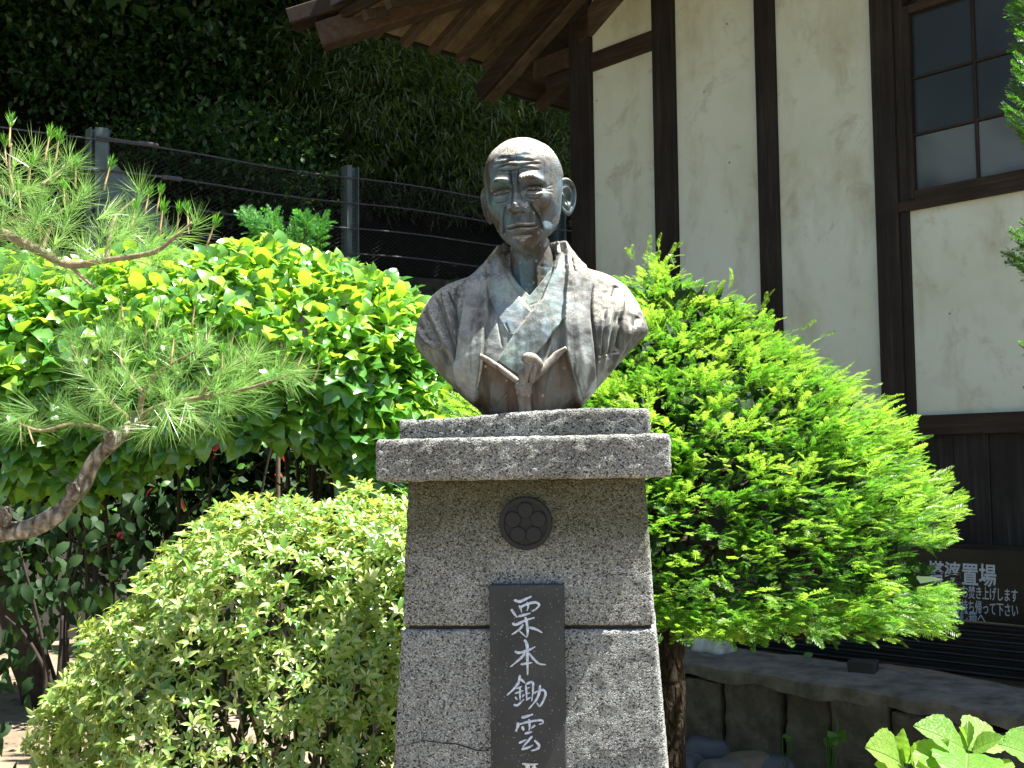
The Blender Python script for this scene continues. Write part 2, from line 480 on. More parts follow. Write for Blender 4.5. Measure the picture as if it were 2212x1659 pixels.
# fence line: post positions measured on the photo, direction runs away to the right
FD = np.array((math.sin(rad(48.5)), math.cos(rad(48.5)), 0))        # along the fence
FN = np.array((-FD[1], FD[0], 0))                                    # towards the hill
FP1 = np.array(at(211, YH, 10.6)); FP1[2] = 0
def fence_at(px, py, off=0.0):
    d = np.array(ray(px, py)); o = np.array(CAMLOC)
    t = ((FP1 + FN * off - o) @ FN) / (d @ FN)
    return o + d * t
# hillside rising behind the fence
hu = np.linspace(-16, 22, 90); hv = np.linspace(.05, 26, 60)
HU, HV = np.meshgrid(hu, hv, indexing='ij')
HP = FP1[None, None] + FD * HU[..., None] + FN * HV[..., None]
HZ = 3.35 + np.minimum(HV, 14) * .85 + np.maximum(HV - 14, 0) * .4
HP[..., 2] = HZ + .35 * nz(HP, .7) * np.minimum(1, HV)
I = np.arange(90 * 60).reshape(90, 60)
F = np.stack([I[:-1, :-1], I[1:, :-1], I[1:, 1:], I[:-1, 1:]], -1).reshape(-1, 4)
add('hillside', mesh_np('hillside', HP.reshape(-1, 3), F, True), M['hill'], kind='structure')

# retaining wall under the fence
b0 = fence_at(770, 590); b1 = fence_at(900, 600)
rise = (b1[2] - b0[2]) / ((b1 - b0) @ FD)
def wall_top(p):
    return b0[2] + rise * ((p - b0) @ FD)
ca, cb = FP1 - FD * 14, FP1 + FD * 16
zt = [wall_top(ca), wall_top(cb)]
off = FN * .32
V = []
for p, z in ((ca, zt[0]), (cb, zt[1])):
    for q, zz in ((p - FN * .12, -.1), (p + off, -.1), (p + off, z), (p - FN * .03, z), (p - FN * .05, z - .03)):
        V.append((q[0], q[1], zz))
F = [np.array([(0, 5, 9, 4), (4, 9, 8, 3), (3, 8, 7, 2), (2, 7, 6, 1)]), np.array([(0, 4, 3, 2, 1), (5, 6, 7, 8, 9)])]
me = mesh_np('retaining_wall', V, F)
add('retaining_wall', me, M['concrete'], label='dark concrete retaining wall at the foot of the cable fence', cat='retaining wall')

# ================================================================== cable fence
fence = empty('cable_fence', tuple(FP1), 'grey green steel post fence with twisted cables and chain link below the dark hillside', 'fence')
L = lambda p: tuple(np.asarray(p) - FP1)
def hpost(px, top, wpx, wid=.15):
    p = fence_at(px, top)
    zb = wall_top(p) - .02
    g = []
    for s, w in ((-1, .035), (1, .035)):          # two flanges and a web of a rolled H section
        a = p + FD * s * wid * .42
        g.append(beam_vf((a[0], a[1], zb), (a[0], a[1], p[2]), .012 if s > 0 else .012, .13, up=FN, ch=.002))
    g.append(beam_vf((p[0], p[1], zb), (p[0], p[1], p[2] - .004), wid * .84, .012, up=FN, ch=.002))
    V, F = join_vf(g)
    V = V - FP1
    return add('post', mesh_np('post', V, F), M['fence_paint'], fence), p
_, pA = hpost(211, 281, 0, .2)
_, pB = hpost(756, 361, 0, .17)
_, pC = hpost(1205, 425, 0, .17)
_, pD = hpost(-420, 180, 0, .2)
# triangular brace plate at the end post
def plate(pts, th, name):
    n = len(pts); A = [fence_at(x, y) - FN * .075 - FP1 for x, y in pts]
    V = np.array([a for a in A] + [a - FN * th for a in A])
    F = [np.array([[i, (i + 1) % n, n + (i + 1) % n, n + i] for i in range(n)]), np.array([list(range(n))[::-1], list(range(n, 2 * n))])]
    add(name, mesh_np(name, V, F), M['fence_paint'], fence)
plate([(198, 279), (226, 281), (226, 340), (352, 478), (420, 590), (330, 590), (232, 470), (198, 470)], .012, 'brace_plate')
plate([(741, 360), (751, 360), (751, 600), (741, 600)], .01, 'brace_plate')
# twisted cables, strung in front of the posts
for k, (ya, yb) in enumerate(((307, 386), (371, 440), (434, 494), (495, 548))):
    A = fence_at(224, ya) - FN * .1; B = fence_at(756, yb) - FN * .1
    A0 = A - (B - A) * .9; B1 = B + (B - A) * 1.35
    n = 420
    t = np.linspace(0, 1, n)
    ctr = A0 + (B1 - A0) * t[:, None]
    sag = -.03 * np.sin(np.linspace(0, 3 * math.pi, n)) ** 2
    ctr[:, 2] += sag
    g = []
    ln = np.linalg.norm(B1 - A0)
    for j in range(3):
        ph = t * ln / .16 * 2 * math.pi + j * 2 * math.pi / 3
        q = ctr + .0045 * (np.cos(ph)[:, None] * np.array((0, 0, 1)) + np.sin(ph)[:, None] * FN)
        g.append(tube_vf(q, .0050, 4, False))
    V, F = join_vf(g)
    add('cable', mesh_np('cable', V - FP1, F, True), M['cable'], fence)
    if k < 2:      # tensioner sleeves near the end post
        C = fence_at((300, 352)[k], (315, 388)[k]) - FN * .1
        d = unit(B - A)
        g = [tube_vf([C - d * .45, C - d * .05], [.011, .011], 8), tube_vf([C - d * .06, C - d * .04, C + d * .13, C + d * .15], [.014, .024, .024, .014], 10)]
        V, F = join_vf(g)
        add('tensioner', mesh_np('tensioner', V - FP1, F), M['cable'], fence)
# chain link
g = []
u0, u1 = -.2, 6.5
for sgn in (-1, 1):
    for c in np.arange(u0 - 2.2, u1 + 2.2, .075):
        ua, ub = c, c + sgn * 1.75
        za, zb = 0.0, 1.75
        lo, hi = (max(0, (u0 - ua) / (ub - ua) if sgn > 0 else (u1 - ua) / (ub - ua))), (min(1, (u1 - ua) / (ub - ua) if sgn > 0 else (u0 - ua) / (ub - ua)))
        if hi <= lo:
            continue
        q = []
        for t in (lo, hi):
            uu = ua + (ub - ua) * t
            p = FP1 + FD * uu - FN * (.012 * sgn)
            z = wall_top(p) + .02 + t * 1.05
            q.append((p[0], p[1], z))
        g.append(tube_vf(np.array(q), .0026, 3, False))
V, F = join_vf(g)
add('chain_link_mesh', mesh_np('chain_link_mesh', V - FP1, F), M['wire'], fence, kind='stuff')

# ================================================================== temple hall
F0 = np.array(at(1262, YH, 9.5)); F0[2] = 0
ANG = rad(-48)
FU = np.array((math.cos(ANG), math.sin(ANG), 0)); FV = np.array((-math.sin(ANG), math.cos(ANG), 0))
def fac(px, py, v=0.0):
    d = np.array(ray(px, py)); o = np.array(CAMLOC)
    t = ((F0 + FV * v - o) @ FV) / (d @ FV)
    p = o + d * t - F0
    return float(p @ FU), float(p[2])
hall = empty('temple_hall', tuple(F0), 'white plastered temple hall with dark timber posts and deep wooden eaves', 'building', rot=(0, 0, ANG))
def hbox(name, u0, u1, v0, v1, z0, z1, m, parent=hall, ch=.004):
    V, F = beam_vf(((u0 + u1) / 2, (v0 + v1) / 2, z0), ((u0 + u1) / 2, (v0 + v1) / 2, z1), abs(v1 - v0), abs(u1 - u0), up=(1, 0, 0), ch=min(ch, abs(v1 - v0) * .2, abs(u1 - u0) * .2))
    return add(name, mesh_np(name, V, F), m, parent)
zb0 = fac(2090, 937)[1]           # bottom of the beam above the wainscot
zb1 = fac(2090, 894)[1]
zp0 = fac(2150, 1176)[1]          # bottom of the planks
zsill0, zsill1 = fac(1975, 455)[1], fac(1975, 438)[1]
posts = [(fac(1240, 400)[0], fac(1284, 400)[0]), (fac(1419, 300)[0], fac(1463, 300)[0]), (fac(1642, 300)[0], fac(1681, 300)[0]), (fac(1893, 300)[0], fac(1941, 300)[0])]
step = (posts[3][0] - posts[0][0]) / 3
posts += [(posts[3][0] + step * k, posts[3][1] + step * k) for k in (2, 3.0)]
ZTOP = 6.1
for a, b in posts:
    hbox('post', a, b, -.045, .10, zp0 - .02, ZTOP, M['timber'])
uR = posts[-1][1]
# plaster panels between the posts
zbm = fac(1345, 113)[1]           # tie beam between corner post and the next one
for i in range(len(posts) - 1):
    a, b = posts[i][1], posts[i + 1][0]
    if i == 0:
        hbox('plaster_panel', a, b, .0, .06, zb1, zbm - .075, M['plaster'])
        hbox('plaster_panel', a, b, .0, .06, zbm + .075, ZTOP, M['plaster'])
        hbox('tie_beam', a, b, -.035, .07, zbm - .075, zbm + .075, M['timber_x'])
    elif i == 3:
        hbox('plaster_panel', a + .06, b, .0, .06, zb1, zsill0, M['plaster'])
        hbox('plaster_panel', a + .06, b, .0, .06, fac(1975, 12)[1] + .1, ZTOP, M['plaster'])
        hbox('jamb', a, a + .06, -.02, .08, zb1, fac(1975, 12)[1] + .1, M['timber'])
    else:
        hbox('plaster_panel', a, b, .0, .06, zb1, ZTOP, M['plaster'])
hbox('floor_beam', posts[0][0] - .05, uR, -.06, .09, zb0, zb1, M['timber_x'])
# wainscot of separate planks
u = posts[0][0]; k = 0
while u < uR:
    w = .19 + .07 * ((k * 37) % 11) / 11
    o = (.0, .006, .002, .009)[k % 4]
    hbox('wall_plank', u, u + w - .003, -.012 - o, .03, zp0, zb0 - .002, M['plank'])
    u += w; k += 1
hbox('base_rail', posts[0][0] - .05, uR, -.04, .05, zp0 - .10, zp0 - .002, M['timber_x'])
hbox('foundation', posts[0][0] + .05, uR, .10, .5, -.05, zp0 - .10, M['concrete'])
# side wall (seen only as a dark edge) and body of the building
hbox('side_wall', posts[0][0] + .02, posts[0][0] + .10, .10, 7.0, zp0, ZTOP, M['plaster'])
hbox('back_wall', posts[0][0] + .10, uR, 6.9, 7.0, zp0, ZTOP, M['plaster'])
hbox('end_wall', uR - .08, uR, .10, 6.9, zp0, ZTOP, M['plaster'])
# window
w0 = posts[3][1] + .075
zg0, zg1, zg2, zg3 = fac(1985, 412)[1], fac(1985, 287)[1], fac(1985, 163)[1], fac(1985, 22)[1]
um = fac(2110, 330)[0]
cw = um - w0 - .03
win = add('window', mesh_np('window', *beam_vf(((w0 + w0 + 4.3 * cw) / 2, .055, zg0 - .05), ((w0 + w0 + 4.3 * cw) / 2, .055, zg3 + .05), .01, 4.3 * cw, up=(1, 0, 0), ch=.001)), M['stem_dark'], hall)
hbox('window_sill', posts[3][1], w0 + 4.3 * cw, -.04, .075, zsill0, zsill1 + .01, M['timber_x'])
hbox('frame', w0 - .035, w0 + .025, -.01, .045, zg0 - .05, zg3 + .05, M['timber'], win)
hbox('frame', w0 + .025, w0 + 4.3 * cw, -.012, .045, zg0 - .055, zg0 + .005, M['timber_x'], win)
hbox('frame', w0 + .025, w0 + 4.3 * cw, -.012, .045, zg3 - .005, zg3 + .05, M['timber_x'], win)
for c in range(4):
    ua, ub = w0 + .025 + c * cw, w0 + .025 + (c + 1) * cw
    for za, zb_ in ((zg0 + .005, zg1 - .012), (zg1 + .012, zg2 - .012), (zg2 + .012, zg3 - .005)):
        hbox('pane', ua + .002, ub - .014, .030, .036, za, zb_, M['pane_reflect_tint'] if za < zg1 else M['pane'], win, .001)
    hbox('muntin', ub - .010, ub + .010, .012, .045, zg0, zg3, M['timber'], win)
for zz in (zg1, zg2):
    hbox('muntin', w0 + .02, w0 + 4.2 * cw, .016, .042, zz - .008, zz + .008, M['timber_x'], win)

# ---- roof: hip corner beyond the corner post
OV = 1.42                                            # eave overhang
ze = 5.22                                            # eave height
TP = .44                                             # pitch
def roofz(e):                                        # underside height at distance e inside the eave edge
    return ze + TP * e
c0u, c0v = -OV + .05, -OV
# soffit boards on the far slope (run parallel to the eave, i.e. along v), seen from below
Wd = 3.6
e = 0.0; k = 0
while e < Wd:
    w = .155
    # slope over u: from eave u=c0u inward
    ua, ub = c0u + e, c0u + e + w - .004
    va_a, vb_a = c0v + e, 8.3 - e
    za, zb_ = roofz(e) + .072, roofz(e + w) + .072
    V = []
    for (uu, zz, vs) in ((ua, za, e), (ub, zb_, e + w)):
        V += [(uu, c0v + vs, zz), (uu, 8.3, zz), (uu, 8.3, zz + .02), (uu, c0v + vs, zz + .02)]
    F = np.array([(0, 4, 5, 1), (1, 5, 6, 2), (2, 6, 7, 3), (3, 7, 4, 0), (0, 1, 2, 3), (4, 7, 6, 5)])
    add('soffit_board', mesh_np('soffit_board', V, F), M['soffit'], hall)
    # front slope (over the visible wall)
    va, vb = c0v + e, c0v + e + w - .004
    V = []
    for (vv, zz, us) in ((va, za, e), (vb, zb_, e + w)):
        V += [(c0u + us, vv, zz), (uR + 1.2, vv, zz), (uR + 1.2, vv, zz + .02), (c0u + us, vv, zz + .02)]
    add('soffit_board', mesh_np('soffit_board', V, F[:, ::-1]), M['soffit'], hall)
    e += w; k += 1
# rafters of the far slope (run along u, slope up to the right)
for j in range(20):
    vv = c0v + .30 + j * .32
    ee = min(Wd - .1, vv - c0v)
    a = (c0u - .02, vv, roofz(0) + .028); b = (c0u + ee, vv, roofz(ee) + .028)
    beam('rafter', a, b, .075, .085, M['rafter'], hall)
for j in range(20):
    uu = c0u + .30 + j * .32
    ee = min(Wd - .1, uu - c0u)
    a = (uu, c0v - .02, roofz(0) + .028); b = (uu, c0v + ee, roofz(ee) + .028)
    beam('rafter', a, b, .075, .085, M['rafter'], hall)
# hip rafter with a flattened nose, two bars
a = (c0u - .16, c0v - .16, roofz(-.16) - .02 + .03); b = (c0u + 3, c0v + 3, roofz(3) - .055)
beam('hip_rafter', a, b, .16, .22, M['hip'], hall, ch=.012)
a2 = (c0u - .34, c0v - .34, roofz(-.25) + .20); b2 = (c0u + 2.4, c0v + 2.4, roofz(2.4) + .13)
beam('hip_cover', a2, b2, .22, .14, M['timber_x'], hall, ch=.012)
# eave fascia and tile roof above
beam('eave_fascia', (c0u - .05, c0v - .05, ze + .11), (c0u - .05, 8.3, ze + .11), .05, .085, M['timber'], hall)
beam('eave_fascia', (c0u - .02, c0v - .05, ze + .11), (uR + 1.2, c0v - .05, ze + .11), .05, .085, M['timber_x'], hall)
V = [(c0u - .16, c0v - .16, ze + .16), (uR + 1.3, c0v - .16, ze + .16), (uR + 1.3, 8.5, ze + .16), (c0u - .16, 8.5, ze + .16),
     (c0u + 4.2, c0v + 4.2, ze + .16 + 4.3 * TP), (uR + 1.3, c0v + 4.2, ze + .16 + 4.3 * TP), (uR + 1.3, 4.2, ze + .16 + 4.3 * TP), (c0u + 4.2, 4.2, ze + .16 + 4.3 * TP)]
V += [(x, y, z + .14) for x, y, z in V]
F = np.array([(0, 1, 5, 4), (3, 0, 4, 7), (2, 3, 7, 6), (4, 5, 6, 7), (8, 12, 13, 9), (11, 15, 12, 8), (10, 14, 15, 11), (12, 15, 14, 13), (0, 8, 9, 1), (3, 11, 8, 0), (2, 10, 11, 3), (1, 9, 13, 5), (5, 13, 14, 6), (6, 14, 10, 2)])
add('roof', mesh_np('roof', V, F), M['roof_tile'], hall)
# tile ends along the eave
me = None
for j in range(52):
    V, F = tube_vf([(0, 0, 0), (0, .35, .35 * TP)], [.06, .06], 8)
    if me is None:
        me = mesh_np('roof_tile', V, F, True)
    add('roof_tile', me, M['roof_tile'], hall, loc=(c0u + j * .14, c0v - .2, ze + .30))
# ---- lower pent roof on the side wall
def side(px, py, u):
    """point on the plane local u = const"""
    d = np.array(ray(px, py)); o = np.array(CAMLOC)
    t = ((F0 + FU * u - o) @ FU) / (d @ FU)
    p = o + d * t - F0
    return np.array((p @ FU, p @ FV, p[2]))
PU = -1.02
pa = side(1050, 197, PU)                             # near corner of the pent eave
zpe = pa[2]
vP0 = pa[1]
TPp = .50
uin = posts[0][0]
def pz(uu):
    return zpe + (uu - PU) * TPp
nb = 5
wv = (6.5 - vP0)
for j in range(6):
    ua = PU + (uin - PU + .9) * j / 6; ub = PU + (uin - PU + .9) * (j + 1) / 6 - .004
    V = []
    for uu in (ua, ub):
        V += [(uu, vP0, pz(uu) + .05), (uu, 6.5, pz(uu) + .05), (uu, 6.5, pz(uu) + .075), (uu, vP0, pz(uu) + .075)]
    F = np.array([(0, 4, 5, 1), (1, 5, 6, 2), (2, 6, 7, 3), (3, 7, 4, 0), (0, 1, 2, 3), (4, 7, 6, 5)])
    add('pent_roof_board', mesh_np('pent_roof_board', V, F), M['pent'], hall)
du = uin - PU + .85
beam('pent_verge', (PU - .03, vP0 + .06, pz(PU - .03) - .015), (PU + du, vP0 + .06, pz(PU + du) - .015), .13, .12, M['rafter'], hall)
beam('pent_verge_cap', (PU - .06, vP0 - .035, pz(PU - .06) + .02), (PU + du, vP0 - .035, pz(PU + du) + .02), .055, .15, M['timber_x'], hall)
for j in range(1, 6):
    vv = vP0 + .06 + j * .62
    beam('pent_rafter', (PU - .02, vv, pz(PU - .02) + .002), (PU + du, vv, pz(PU + du) + .002), .085, .095, M['rafter'], hall)
beam('pent_fascia', (PU - .02, vP0, pz(PU) + .062), (PU - .02, 6.5, pz(PU) + .062), .035, .05, M['timber'], hall)
# bracket beam through the corner post carrying the pent roof, and the sloping strut on the wall
zk = fac(1262, 118)[1]
beam('bracket_beam', (posts[0][0] - .42, .02, zk), (posts[0][0] + .02, .02, zk), .17, .17, M['pent'], hall)
beam('bracket_beam', (posts[0][0] - .30, .03, zk - .14), (posts[0][0] + .01, .03, zk - .14), .12, .10, M['timber_x'], hall)
q0 = fac(1283, 66); q1 = fac(1352, -16)
beam('wall_strut', (q0[0] - .16, -.02, q0[1]), (q1[0] + .1, -.02, q1[1] + .14), .05, .22, M['rafter'], hall)

# ================================================================== low stone wall in front of the hall
def glocal(px, py, v=0.0):
    return fac(px, py, v)
WV = -2.06
zwt = fac(1465, 1427, WV)[1]
ST = empty('stone_wall', tuple(F0 + FV * WV), 'low wall of squared dark stones with a pale mortar top in the shade', 'wall', rot=(0, 0, ANG))
u = 1.2 - 2.2; k = 0
rs = random.Random(3)
while u < 6.4:
    w = rs.uniform(.26, .40); h = zwt - rs.uniform(.045, .085)
    sd = k * 1.3
    def fn(V, w=w, h=h, sd=sd):
        a = .006 * nz(V, 9, sd) + .007 * nz(V, 27, sd + 2) + .006 * nz(V, 70, sd + 4)
        c = np.array((0, 0, h / 2))
        return V + unit(V - c) * a[:, None]
    V, F = rbox(w - .022, .30, h + .06, .020, (16, 7, 18), fn)
    add('stone', mesh_np('stone', V, F, True), M['wall_stone'], ST, loc=(u + w / 2, .15 + rs.uniform(-.012, .012), -.06), rot=(rs.uniform(-.05, .03), 0, rs.uniform(-.04, .04)))
    u += w; k += 1
# mortar top with a ragged front edge
nu, nv = 420, 14
uu = np.linspace(-1.2, 6.5, nu); vv = np.linspace(0, 1, nv)
UU, VVv = np.meshgrid(uu, vv, indexing='ij')
fe = -.012 + .007 * np.sin(uu * 9 + 2 * np.sin(uu * 3.1)) + .004 * np.sin(uu * 23)
PV = fe[:, None] + VVv * (.44 - fe[:, None])
PZ = zwt + .005 * np.sin(UU * 2.3) + .003 * np.sin(UU * 14 + PV * 17) - .012 * np.exp(-((VVv) / .05) ** 2) + .02 * VVv + .002 * np.sin(UU * 29 + PV * 40)
top = np.stack([UU, PV, PZ], -1)
bot = top.copy(); bot[..., 2] -= .060 + .010 * np.sin(UU * 11 + 1.5 * np.sin(UU * 4.3)) + .006 * np.sin(UU * 27)
sk = .5 + 0 * PV
I = np.arange(nu * nv).reshape(nu, nv)
Ft = np.stack([I[:-1, :-1], I[1:, :-1], I[1:, 1:], I[:-1, 1:]], -1).reshape(-1, 4)
o2 = nu * nv
Fs = np.stack([I[:-1, 0], o2 + I[:-1, 0], o2 + I[1:, 0], I[1:, 0]], -1)
Fb = (Ft + o2)[:, ::-1]
add('mortar_top', mesh_np('mortar_top', np.concatenate([top.reshape(-1, 3), bot.reshape(-1, 3)]), [np.concatenate([Ft, Fs, Fb])], False), M['mortar'], ST)
# raised earth behind the wall, up to the hall
V, F = [], []
a0 = F0 + FV * (WV + .40)
ns = 36
for i in range(ns):
    for j in range(6):
        p = F0 + FU * (-1.2 + i * .22) + FV * (WV + .30 + j * .45)
        zz = zwt - .07 + .03 * math.sin(i * .9 + j) + (.05 * j / 5)
        V.append((p[0], p[1], zz))
I = np.arange(ns * 6).reshape(ns, 6)
F = np.stack([I[:-1, :-1], I[1:, :-1], I[1:, 1:], I[:-1, 1:]], -1).reshape(-1, 4)
add('raised_ground', mesh_np('raised_ground', V, F, True), M['soil'], kind='structure')

# ---- corrugated black sheet lying along the hall
SV = -1.18
sg = empty('corrugated_sheet', tuple(F0 + FV * SV), 'ribbed black plastic sheet lying between the stone wall and the hall', 'plastic sheet', rot=(0, 0, ANG))
ua, ub = fac(1560, 1440, SV)[0], 6.4
nu, nw = 70, 90
t = np.linspace(0, 1, nw)
V = np.zeros((nu, nw, 3))
for i in range(nu):
    uu = ua + (ub - ua) * i / (nu - 1)
    hh = .22 + .03 * math.sin(uu * 1.1 + .5) + .05 * min(1, max(0, (uu - 2.2)))
    bow = .05 * math.sin(uu * 1.7)
    V[i, :, 0] = uu
    V[i, :, 1] = bow + .20 * t + .026 * np.cos(t * 2 * math.pi * 6.5)
    V[i, :, 2] = zwt - .05 + hh * t + .014 * np.sin(t * 2 * math.pi * 6.5)
I = np.arange(nu * nw).reshape(nu, nw)
F = np.stack([I[:-1, :-1], I[1:, :-1], I[1:, 1:], I[:-1, 1:]], -1).reshape(-1, 4)
V2 = V.copy(); V2[..., 1] += .006
Fa = np.concatenate([F, (F + nu * nw)[:, ::-1], np.stack([I[:-1, -1], I[1:, -1], I[1:, -1] + nu * nw, I[:-1, -1] + nu * nw], -1)])
add('ribbed_sheet', mesh_np('ribbed_sheet', np.concatenate([V.reshape(-1, 3), V2.reshape(-1, 3)]), Fa, True), M['black_plastic'], sg)

# ---- sign board leaning on the hall
BV = -.62
s0 = fac(1900, 1192, BV); s1 = fac(2210, 1192, BV)
zS1 = fac(2100, 1187, BV)[1]; zS0 = fac(2100, 1366, BV)[1] - .02
uS0, uS1 = fac(1880, 1250, BV)[0], fac(2240, 1250, BV)[0] + .25
sign = empty('sign_board', tuple(F0 + FV * BV + np.array((0, 0, zS0))), 'dark brown notice board with white Japanese writing behind the clipped yew', 'sign', rot=(rad(-4), 0, ANG))
V, F = rbox(uS1 - uS0, .022, zS1 - zS0, .004, (3, 2, 3))
add('board', mesh_np('board', V + np.array(((uS0 + uS1) / 2, 0, 0)), F), M['sign_board'], sign)
def text(body, u, z, size, parent, m, off=0.0, sx=1.0, name='lettering', y=-.0125):
    cu = bpy.data.curves.new('t', 'FONT')
    cu.body = body; cu.size = size; cu.extrude = .0008; cu.offset = off
    cu.align_x = 'LEFT'
    o = bpy.data.objects.new('t', cu); COL.objects.link(o)
    dg = bpy.context.evaluated_depsgraph_get()
    me = bpy.data.meshes.new_from_object(o.evaluated_get(dg))
    bpy.data.objects.remove(o)
    me.name = name
    me.materials.clear()
    a = add(name, me, m, parent, loc=(u, y, z), rot=(rad(90), 0, 0))
    a.scale = (sx, 1, 1)
    return a
def line(body, px0, px1, pyt, pyb, off):
    ua, za = fac(px0, pyb, BV - .02); ub, _ = fac(px1, pyb, BV - .02)
    _, zt_ = fac((px0 + px1) / 2, pyt, BV - .02); _, zb_ = fac((px0 + px1) / 2, pyb, BV - .02)
    h = zt_ - zb_
    size = h / .88
    o = text(body, ua, zb_ - zS0 + h * .08, size, sign, M['sign_paint'], off)
    wdt = max(v.co.x for v in o.data.vertices)
    o.scale = ((ub - ua) / wdt, 1, 1)
line('い塔婆置場', 1963, 2147, 1217, 1262, .0022)
line('お焚き上げします', 2073, 2194, 1270, 1297, .0004)
line('お持ち帰って下さい', 2058, 2196, 1301, 1328, .0004)
line('賽銭箱へ', 2052, 2127, 1322, 1345, .0004)
# lumber lying under the board
lv = BV - .10
l0 = fac(2056, 1352, lv); l1 = fac(2212, 1372, lv)
zl = fac(2130, 1360, lv)[1]
lm = empty('lumber', tuple(F0 + FV * lv + FU * l0[0] + np.array((0, 0, zl))), 'short pale length of squared lumber under the notice board', 'lumber', rot=(0, 0, ANG))
beam('bar', (0, 0, 0), (1.6, 0, 0), .07, .075, M['lumber'], lm, ch=.004)
# small block on the wall top
p = at(1861, 1447, 0.1)
bu, bz = fac(1861, 1452, WV + .30)
V, F = rbox(.13, .10, .075, .008, (4, 4, 4), lambda V: V + unit(V) * (.004 * nz(V, 40))[:, None])
q = F0 + FU * bu + FV * (WV + .32)
add('stone_block', mesh_np('stone_block', V, F, True), M['concrete'], None, (q[0], q[1], zwt - .004), (0, 0, ANG + .3), 'small grey block standing on the mortar top of the stone wall', 'block')
bu, bz = fac(1540, 1400, WV + .30)
V, F = rbox(.24, .13, .10, .045, (7, 6, 6), lambda V: V + unit(V - np.array((0, 0, .04))) * (.02 * nz(V, 22))[:, None])
q = F0 + FU * bu + FV * (WV + .30)
add('white_rock', mesh_np('white_rock', V, F, True), M['white_rock'], None, (q[0], q[1], zwt - .006), (0, 0, ANG), 'rough white rock on the wall top beside the yew trunk', 'rock')
# river stones at the foot of the wall
peb = [(1520, 1612, .26, .15, .10, 'grey', .3), (1530, 1635, .30, .19, .13, 'blue', -.2), (1590, 1622, .26, .15, .09, 'grey', .1), (1573, 1640, .19, .10, .07, 'grey', -.5), (1497, 1625, .12, .09, .07, 'tan', .2),
       (1620, 1665, .30, .22, .11, 'tan', .0), (1700, 1640, .30, .2, .12, 'grey', .2), (1690, 1665, .32, .2, .12, 'blue', .1), (1560, 1672, .25, .18, .10, 'grey', .4), (1488, 1660, .2, .15, .1, 'blue', .9), (1760, 1668, .22, .16, .08, 'grey', .5),
       (1508, 1572, .36, .24, .24, 'grey', .1), (1655, 1612, .17, .12, .07, 'tan', 1.0), (1650, 1640, .11, .08, .05, 'tan', .3)]
pl = ['long grey river stone against the wall foot by the yew trunk', 'bluish domed river stone next to the yew trunk', 'flat pale grey river stone in the middle of the stones', 'narrow light grey river stone below the flat one', 'small tan stone squeezed beside the yew trunk',
      'wide tan river stone at the bottom edge of the picture', 'grey river stone right of the leaf litter', 'bluish rounded stone at the bottom edge right of the tan one', 'grey stone at the bottom edge between the blue and tan ones', 'dark blue stone at the trunk foot at the bottom edge', 'rightmost grey river stone among the litter',
      'large upright boulder leaning on the stone wall', 'small tan stone near the wall foot', 'tiny tan stone in the leaf litter']
for k, (px, py, a, b, c, mm, rz) in enumerate(peb):
    d = ray(px, py); t = (0.0 - CAMZ) / d.z
    q = CAMLOC + d * t
    V, F = rbox(a, b, c, min(a, b, c) * .49, (7, 6, 5), lambda V: V + unit(V - np.array((0, 0, c / 2))) * (.10 * min(a, b, c) * nz(V, 9, k))[:, None])
    th = V[:, 2] / c
    V[:, :2] *= (1.12 - .35 * np.clip(th, 0, 1))[:, None]
    add('river_stone', mesh_np('river_stone', V, F, True), M['pebble_' + mm], None, (q.x, q.y, -.03), (rs.uniform(-.15, .15), rs.uniform(-.15, .15), rz), pl[k], 'stone', 'river stones at the foot of the wall')
# ================================================================== pedestal
PX, PY = .0590, 2.74
PROT = rad(-6.5)
ped = empty('pedestal', (PX, PY, 0), 'speckled grey terrazzo pedestal with overhanging cap and black name plate', 'pedestal', rot=(rad(.0), rad(-.45), PROT))
def rough_block(name, sx, sy, z0, z1, m, top=None, r=.007, n=(40, 24, 12), amp=.0016, warp=None, fy=0.0):
    def fn(V):
        V = V.copy()
        t = V[:, 2] / (z1 - z0)
        if top:
            V[:, 0] *= 1 + (top[0] / sx - 1) * t
            V[:, 1] *= 1 + (top[1] / sy - 1) * t
        V[:, 2] += z0
        if warp:
            V = warp(V)
        V += (amp * np.stack([nz(V, 60, 1), nz(V, 60, 5), nz(V, 55, 9)], -1) + amp * .9 * np.stack([nz(V, 150, 2), nz(V, 150, 6), nz(V, 140, 8)], -1))
        V[:, 1] += fy
        return V
    V, F = rbox(sx, sy, z1 - z0, r, n, fn)
    return add(name, mesh_np(name, V, F, True), m, ped)
Zs = lambda y, D=2.5: CAMZ + (YH - y) / FPX * D
z_top, z_slab, z_cap, z_joint = Zs(891), Zs(943), Zs(1036, 2.47), Zs(1357)
def wslab(V):
    V[:, 2] += np.where(V[:, 2] > z_slab + .02, .006 * np.sin(V[:, 0] * 9 + .5) + .010 * (V[:, 0] + .0), 0)
    return V
rough_block('upper_slab', .558, .42, z_slab - .002, z_top, M['terrazzo_cap'], None, .010, (70, 40, 9), .0017, wslab)
rough_block('cap', .640, .52, z_cap, z_slab, M['terrazzo_cap'], None, .009, (80, 50, 14), .0018)
rough_block('shaft', .556, .40, z_joint + .004, z_cap + .002, M['terrazzo_shaft'], (.526, .38), .008, (60, 40, 40), .0013)
rough_block('joint_core', .530, .375, z_joint - .03, z_joint + .03, M['concrete'], None, .004, (10, 8, 3), .0008)
rough_block('base_block', .705, .50, -.03, z_joint - .004, M['terrazzo_base'], (.560, .405), .010, (60, 40, 90), .0014)
